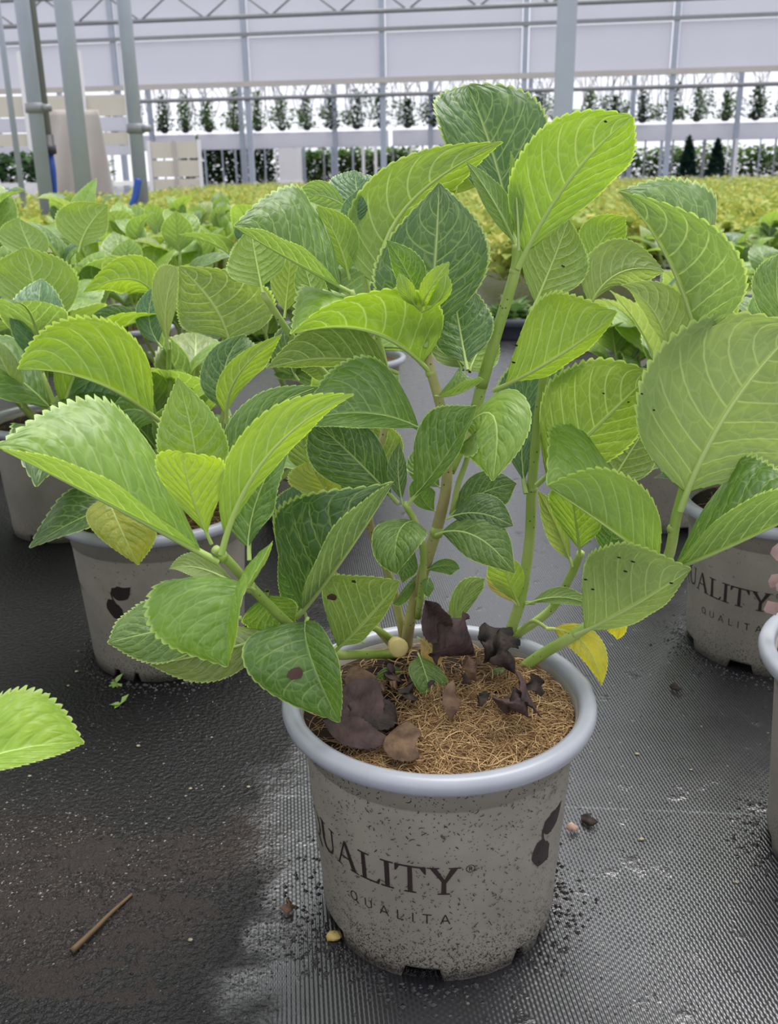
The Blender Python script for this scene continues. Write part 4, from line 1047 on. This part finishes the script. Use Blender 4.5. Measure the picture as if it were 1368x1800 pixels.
ep = thing('potted_hydrangea', EC, 'plant at the right edge, pale pot rim and a faded pink flower in view', 'potted plant', 'potted hydrangeas')
make_pot(ep, 2.6, False)
grow(ep, 34, 0.24, 3, 0.05, skip=lambda p, az: math.cos(az) < 0.25)
PINK = plain('faded_pink_petal', (0.52, 0.36, 0.33), 0.7, 0.25, 90)
fd = at(1376, 1030, 0.56)
stem_pts = smoothpath([np.array([EC[0]-0.02, EC[1], 0.13]), fd+np.array([0.03, 0.0, 0.0]), fd+np.array([0.016, 0, 0.02])], 5)
MB().tube(stem_pts, 0.0015, 7).build('flower_stalk', STEMM, ep)
rf = random.Random(77)
for k in range(16):
    p = fd+np.array([rf.uniform(-0.004, 0.02), rf.uniform(-0.012, 0.012), rf.uniform(-0.022, 0.022)]); a = rf.random()*6.28
    u_ = np.array([math.cos(a), rf.uniform(-.4, .4), math.sin(a)])*0.007
    v_ = np.cross(u_, (0, 1, 0.2)); v_ = v_/np.linalg.norm(v_)*0.005
    b_ = np.array([0, -0.0015, 0])
    MB().add([p-u_, p-u_*0.3+v_+b_, p+u_+b_*2, p-u_*0.3-v_+b_, p+u_*0.4+v_*0.9, p+u_*0.4-v_*0.9, p+b_*2], [(0, 1, 6), (1, 4, 6), (4, 2, 6), (2, 5, 6), (5, 3, 6), (3, 0, 6)]).build('petal', PINK, ep)
# plant beyond the left edge whose leaf reaches into the frame
LC_ = np.array([-0.32, 0.37, 0])
lp = thing('potted_hydrangea', LC_, 'plant beyond the left edge, only one bright red-tipped leaf reaching into view', 'potted plant', 'potted hydrangeas')
make_pot(lp, 0.4, False)
e1 = px_leaf(lp, 'Z', 'young', (-190, 1400, 36), (0, 1325, 37.5), (147, 1307, 39), (15, 1218, 2.2), (20, 1350, -.7), seed=400, teeth=22, tooth=.08)
px_leaf(lp, 'Z', 'tan', (-60, 1330, 39), (-10, 1262, 40), (42, 1222, 41), (0, 1225, .6), (10, 1252, -.4), seed=401, teeth=10).color = (0.10, 0.02, 0.02, 1)
stem(lp, [tuple(LC_+np.array([0.0, 0, 0.13])), tuple(at(-250, 1430, 0.36)), tuple(at(-188, 1399, 0.36))], (.003, .002))
grow(lp, 35, 0.22, 2, 0.03, skip=lambda p, az: math.cos(az) > -0.2)

# pots and plants further back
MIDP = [
 (-0.10, 1.26, 0.36, 'hydrangea standing behind the foreground plant, close to its left shoot'),
 (-0.68, 1.45, 0.38, 'tall leafy hydrangea at the left edge in front of the thick column'),
 (-0.36, 1.62, 0.38, 'leafy hydrangea in the third row, below the rightmost left-hand column'),
 (0.37, 1.22, 0.27, 'hydrangea behind the large pale leaf on the right, its pot half hidden'),
 (0.70, 1.24, 0.30, 'hydrangea cut by the right edge, behind the folded dark leaf'),
]
for i, (x, y, h, lab) in enumerate(MIDP):
    o = thing('potted_hydrangea', (x, y, 0), lab, 'potted plant', 'potted hydrangeas')
    make_pot(o, i*1.3+0.6, False); grow(o, 40+i, h, 6, 0.14 if x < 0 else 0.10)
for i, (x, y, lab) in enumerate(((-0.62, 0.93, 'hydrangea outside the left edge beside the emblem pot'), (-0.60, 0.58, 'hydrangea outside the left edge nearer the camera'))):
    o = thing('potted_hydrangea', (x, y, 0), lab, 'potted plant', 'potted hydrangeas')
    make_pot(o, i*1.3+0.6, None); grow(o, 60+i, 0.36, 6, 0.12, tpl=TPLF)
cw = at(1070, 622, 1.72)
wp = thing('potted_hydrangea', (cw[0], 1.76, 0), 'short plant in a pot with dry pale soil showing, seen between leaves on the right', 'potted plant', 'potted hydrangeas')
make_pot(wp, 1.0, None); grow(wp, 50, 0.21, 3, 0.06, tpl=TPLF, scale=0.6)
DRIM = plain('dark_tray_plastic', (0.06, 0.065, 0.085), 0.35, 0.2, 30)
ct = at(905, 552, 2.75)
tr = thing('nursery_tray', (ct[0], 2.75, 0), 'dark blue-grey nursery tray on the floor of the aisle', 'tray')
tz = ct[2]
MB().lathe([(0.085, 0.0), (0.10, tz-0.02), (0.112, tz-0.02), (0.114, tz), (0.106, tz), (0.09, 0.03), (0.0, 0.03)], 40, 0, (ct[0], 2.75, 0)).build('tray_body', DRIM, tr)
V, F = blades(160, lambda k: np.array([ct[0]+rng.gauss(0, 0.035), 2.75+rng.gauss(0, 0.035), tz*0.4+rng.random()*0.05]), 0.05, rng)
MB().add(V, F).build('seedlings', GM_, tr, False)
rows = []
ry = random.Random(9)
for j, y in enumerate((1.98, 2.34, 2.70, 3.06)):
    x = -0.14+0.02*j-0.05*(j % 2)
    while x > -0.46*y-0.1:
        rows.append((x+ry.uniform(-.04, .04), y+ry.uniform(-.04, .04), 'L')); x -= 0.36
    x = 0.74+0.05*j
    while x < 0.46*y+0.1:
        rows.append((x+ry.uniform(-.04, .04), y+ry.uniform(-.04, .04), 'R')); x += 0.36
rows += [(-0.06, 1.62, 'L'), (-1.03, 1.58, 'L')]
for i, (x, y, sd_) in enumerate(rows):
    lab = 'hydrangea in the blurred rows behind on the left' if sd_ == 'L' else 'hydrangea in the blurred rows behind on the right'
    o = thing('potted_hydrangea', (x, y, 0), lab, 'potted plant', 'hydrangeas in the left rows' if sd_ == 'L' else 'hydrangeas in the right rows')
    make_pot(o, i*0.9, None); grow(o, 500+i, (0.335 if sd_ == 'L' else 0.25), 5, 0.14, tpl=TPLF, rowleaves=2)

# ------------------------------------------------------------------ floor debris
def floor_px(px, py, z=0.0): return flat_pt(px, py, z)
TWIG = plain('twig_bark', (0.10, 0.065, 0.03), 0.7, 0.4, 120)
pts = smoothpath([floor_px(126, 1672, .003), floor_px(165, 1635, .0035), floor_px(195, 1605, .003), floor_px(232, 1572, .002)], 6)
tag(MB().tube(pts, np.linspace(0.0019, 0.0010, len(pts)), 8).build('twig', TWIG), 'short brown twig lying on the wet soil at lower left', 'twig')
CR = plain('wet_soil_crumb', (0.016, 0.012, 0.011), 0.35, 0.5, 150, 0.6)
rr = random.Random(21); mb = MB()
def crumb(mb, p, s):
    vs = [p+np.array([dx*s*rr.uniform(.6, 1.3), dy*s*rr.uniform(.6, 1.3), max(0, dz*s*rr.uniform(.4, 1.0))]) for dx, dy, dz in ((1, 0, .1), (0, 1, .1), (-1, 0, .1), (0, -1, .1), (0.1, 0, 1), (0, 0, -.3))]
    mb.add(vs, [(0, 1, 4), (1, 2, 4), (2, 3, 4), (3, 0, 4), (1, 0, 5), (2, 1, 5), (3, 2, 5), (0, 3, 5)])
for k in range(9000):
    z_ = rr.random()
    if z_ < 0.45: px, py, s = rr.gauss(150, 150), rr.gauss(1540, 75), rr.uniform(.0004, .0016)
    elif z_ < 0.8: px, py, s = rr.uniform(-40, 480), rr.uniform(1150, 1800), rr.uniform(.0003, .0011)
    elif z_ < 0.9: px, py, s = rr.gauss(620, 70), rr.gauss(1660, 30), rr.uniform(.0003, .0013)
    else: px, py, s = rr.uniform(1000, 1368), rr.uniform(1180, 1800), rr.uniform(.0003, .0009)
    p = floor_px(px, py)
    if (p[0]-MAINC[0])**2+(p[1]-MAINC[1])**2 < 0.0732**2: continue
    crumb(mb, p, s)
for C_ in (N1C, RC, EC, MAINC):
    for k in range(700):
        a = rr.random()*6.283; q = 0.075+abs(rr.gauss(0, 0.012)); crumb(mb, C_+np.array([math.cos(a)*q, math.sin(a)*q, 0]), rr.uniform(.0005, .002))
tag(mb.build('soil_crumbs', CR, None, False), 'dark wet soil crumbs scattered over the ground cloth', 'soil', kind='stuff')
GR = plain('pale_grit', (0.30, 0.26, 0.18), 0.6, 0.3, 200)
def pebble(px, py, s, mat, name, lab, cat, grp=None):
    p = floor_px(px, py, s*0.55); mb = MB(); n = 8; V = []; F = []
    for i in range(6):
        ph = math.pi*i/5
        for j in range(n):
            a = 2*math.pi*j/n; q = s*(0.85+0.3*rr.random())
            V.append(p+np.array([q*1.25*math.sin(ph)*math.cos(a), q*math.sin(ph)*math.sin(a), q*0.6*math.cos(ph)]))
    F = [(i*n+j, (i+1)*n+j, (i+1)*n+(j+1) % n, i*n+(j+1) % n) for i in range(5) for j in range(n)]
    return tag(MB().add(V, F).build(name, mat), lab, cat, grp)
for px, py in ((335, 1652), (335, 1386), (437, 1383), (52, 1364), (372, 1296), (243, 1311), (1128, 1475), (1215, 1353), (1296, 1550), (1120, 1325), (120, 1205), (135, 1180)):
    pebble(px, py, rr.uniform(.0009, .0016), GR, 'grit', 'pale speck of grit on the black ground cloth', 'grit', 'pale grit on the cloth')
pebble(587, 1645, .0042, plain('snail_yellow', (0.42, 0.32, 0.10), 0.35, 0.3, 150), 'snail_shell', 'yellowish snail shell at the left foot of the foreground pot', 'snail shell')
WEED = plain('weed_green', (0.22, 0.34, 0.08), 0.5, 0.2, 60)
for px, py, lab in ((205, 1117+85, 'tiny green weed sprout on the floor below the emblem pot'), (212, 1240, 'tiny green sprout lying nearer on the wet floor at left')):
    c0 = floor_px(px, py); V, F = blades(7, lambda k: c0+np.array([0, 0, 0.001]), 0.009, rr, 0.5)
    tag(MB().add(V, F).build('weed_sprout', WEED, None, False), lab, 'weed')
def scrap(pts, mat, lab, seed):
    P = [floor_px(p[0], p[1], 0.002+0.004*(k % 2)) for k, p in enumerate(pts)]; c0 = P[1].copy()
    me = leaf_mesh(*[p-c0 for p in P], teeth=6, ns=4, wave=.3, bow=.3, tooth=.1, seed=seed, rib=False); me.materials.clear(); me.materials.append(mat)
    o = link('leaf_scrap', me); o.location = tuple(c0); o.modifiers.new('thickness', 'SOLIDIFY').thickness = 0.0005
    tag(o, lab, 'leaf scrap')
scrap([(1020, 1432), (1035, 1440), (1052, 1445), (1040, 1432), (1030, 1450)], DEADK, 'black crumpled leaf scrap on the cloth right of the pot', 80)
scrap([(992, 1456), (1006, 1453), (1018, 1456), (1006, 1446), (1004, 1462)], plain('pink_scrap', (0.40, 0.26, 0.20), .7, .3, 90), 'pinkish leaf scrap beside the pot wall on the right', 81)
scrap([(1175, 1205), (1188, 1208), (1200, 1213), (1190, 1202), (1186, 1214)], DEADK, 'dark leaf scrap on the cloth before the lettered right pot', 82)
scrap([(490, 1595), (507, 1597), (520, 1592), (508, 1585), (508, 1606)], DEADB, 'brown leaf scrap on the cloth left of the foreground pot', 83)

# smeared wet soil, a thin lumpy sheet on the cloth
from mathutils import noise as mnoise
V = []; nx, ny = 150, 120
x0, x1, y0_, y1_ = -0.36, -0.075, 0.40, 0.60
for j in range(ny+1):
    for i in range(nx+1):
        x = x0+(x1-x0)*i/nx; y = y0_+(y1_-y0_)*j/ny
        e = min(1, 5*min(i/nx+0.2, 1-i/nx))*min(1, 5*min(j/ny, 1-j/ny))
        h = 0.5*mnoise.noise((x*22, y*55, 1.0))+0.35*mnoise.noise((x*110, y*160, 4.0))+0.45*mnoise.noise((x*330, y*330, 7.0))
        V.append((x, y, max(-0.001, 0.0034*(h-0.02)*e-0.0012*(1-e))))
F = [(j*(nx+1)+i, j*(nx+1)+i+1, (j+1)*(nx+1)+i+1, (j+1)*(nx+1)+i) for j in range(ny) for i in range(nx) if max(V[k][2] for k in (j*(nx+1)+i, j*(nx+1)+i+1, (j+1)*(nx+1)+i+1, (j+1)*(nx+1)+i)) > 0]
WS = plain('smeared_wet_soil', (0.018, 0.012, 0.010), 0.55, 0.6, 500, 0.35, bump=0.9)
tag(MB().add(V, F).build('smeared_soil', WS, None, True), 'lumpy brown wet soil smeared over the cloth at lower left', 'soil', kind='stuff')
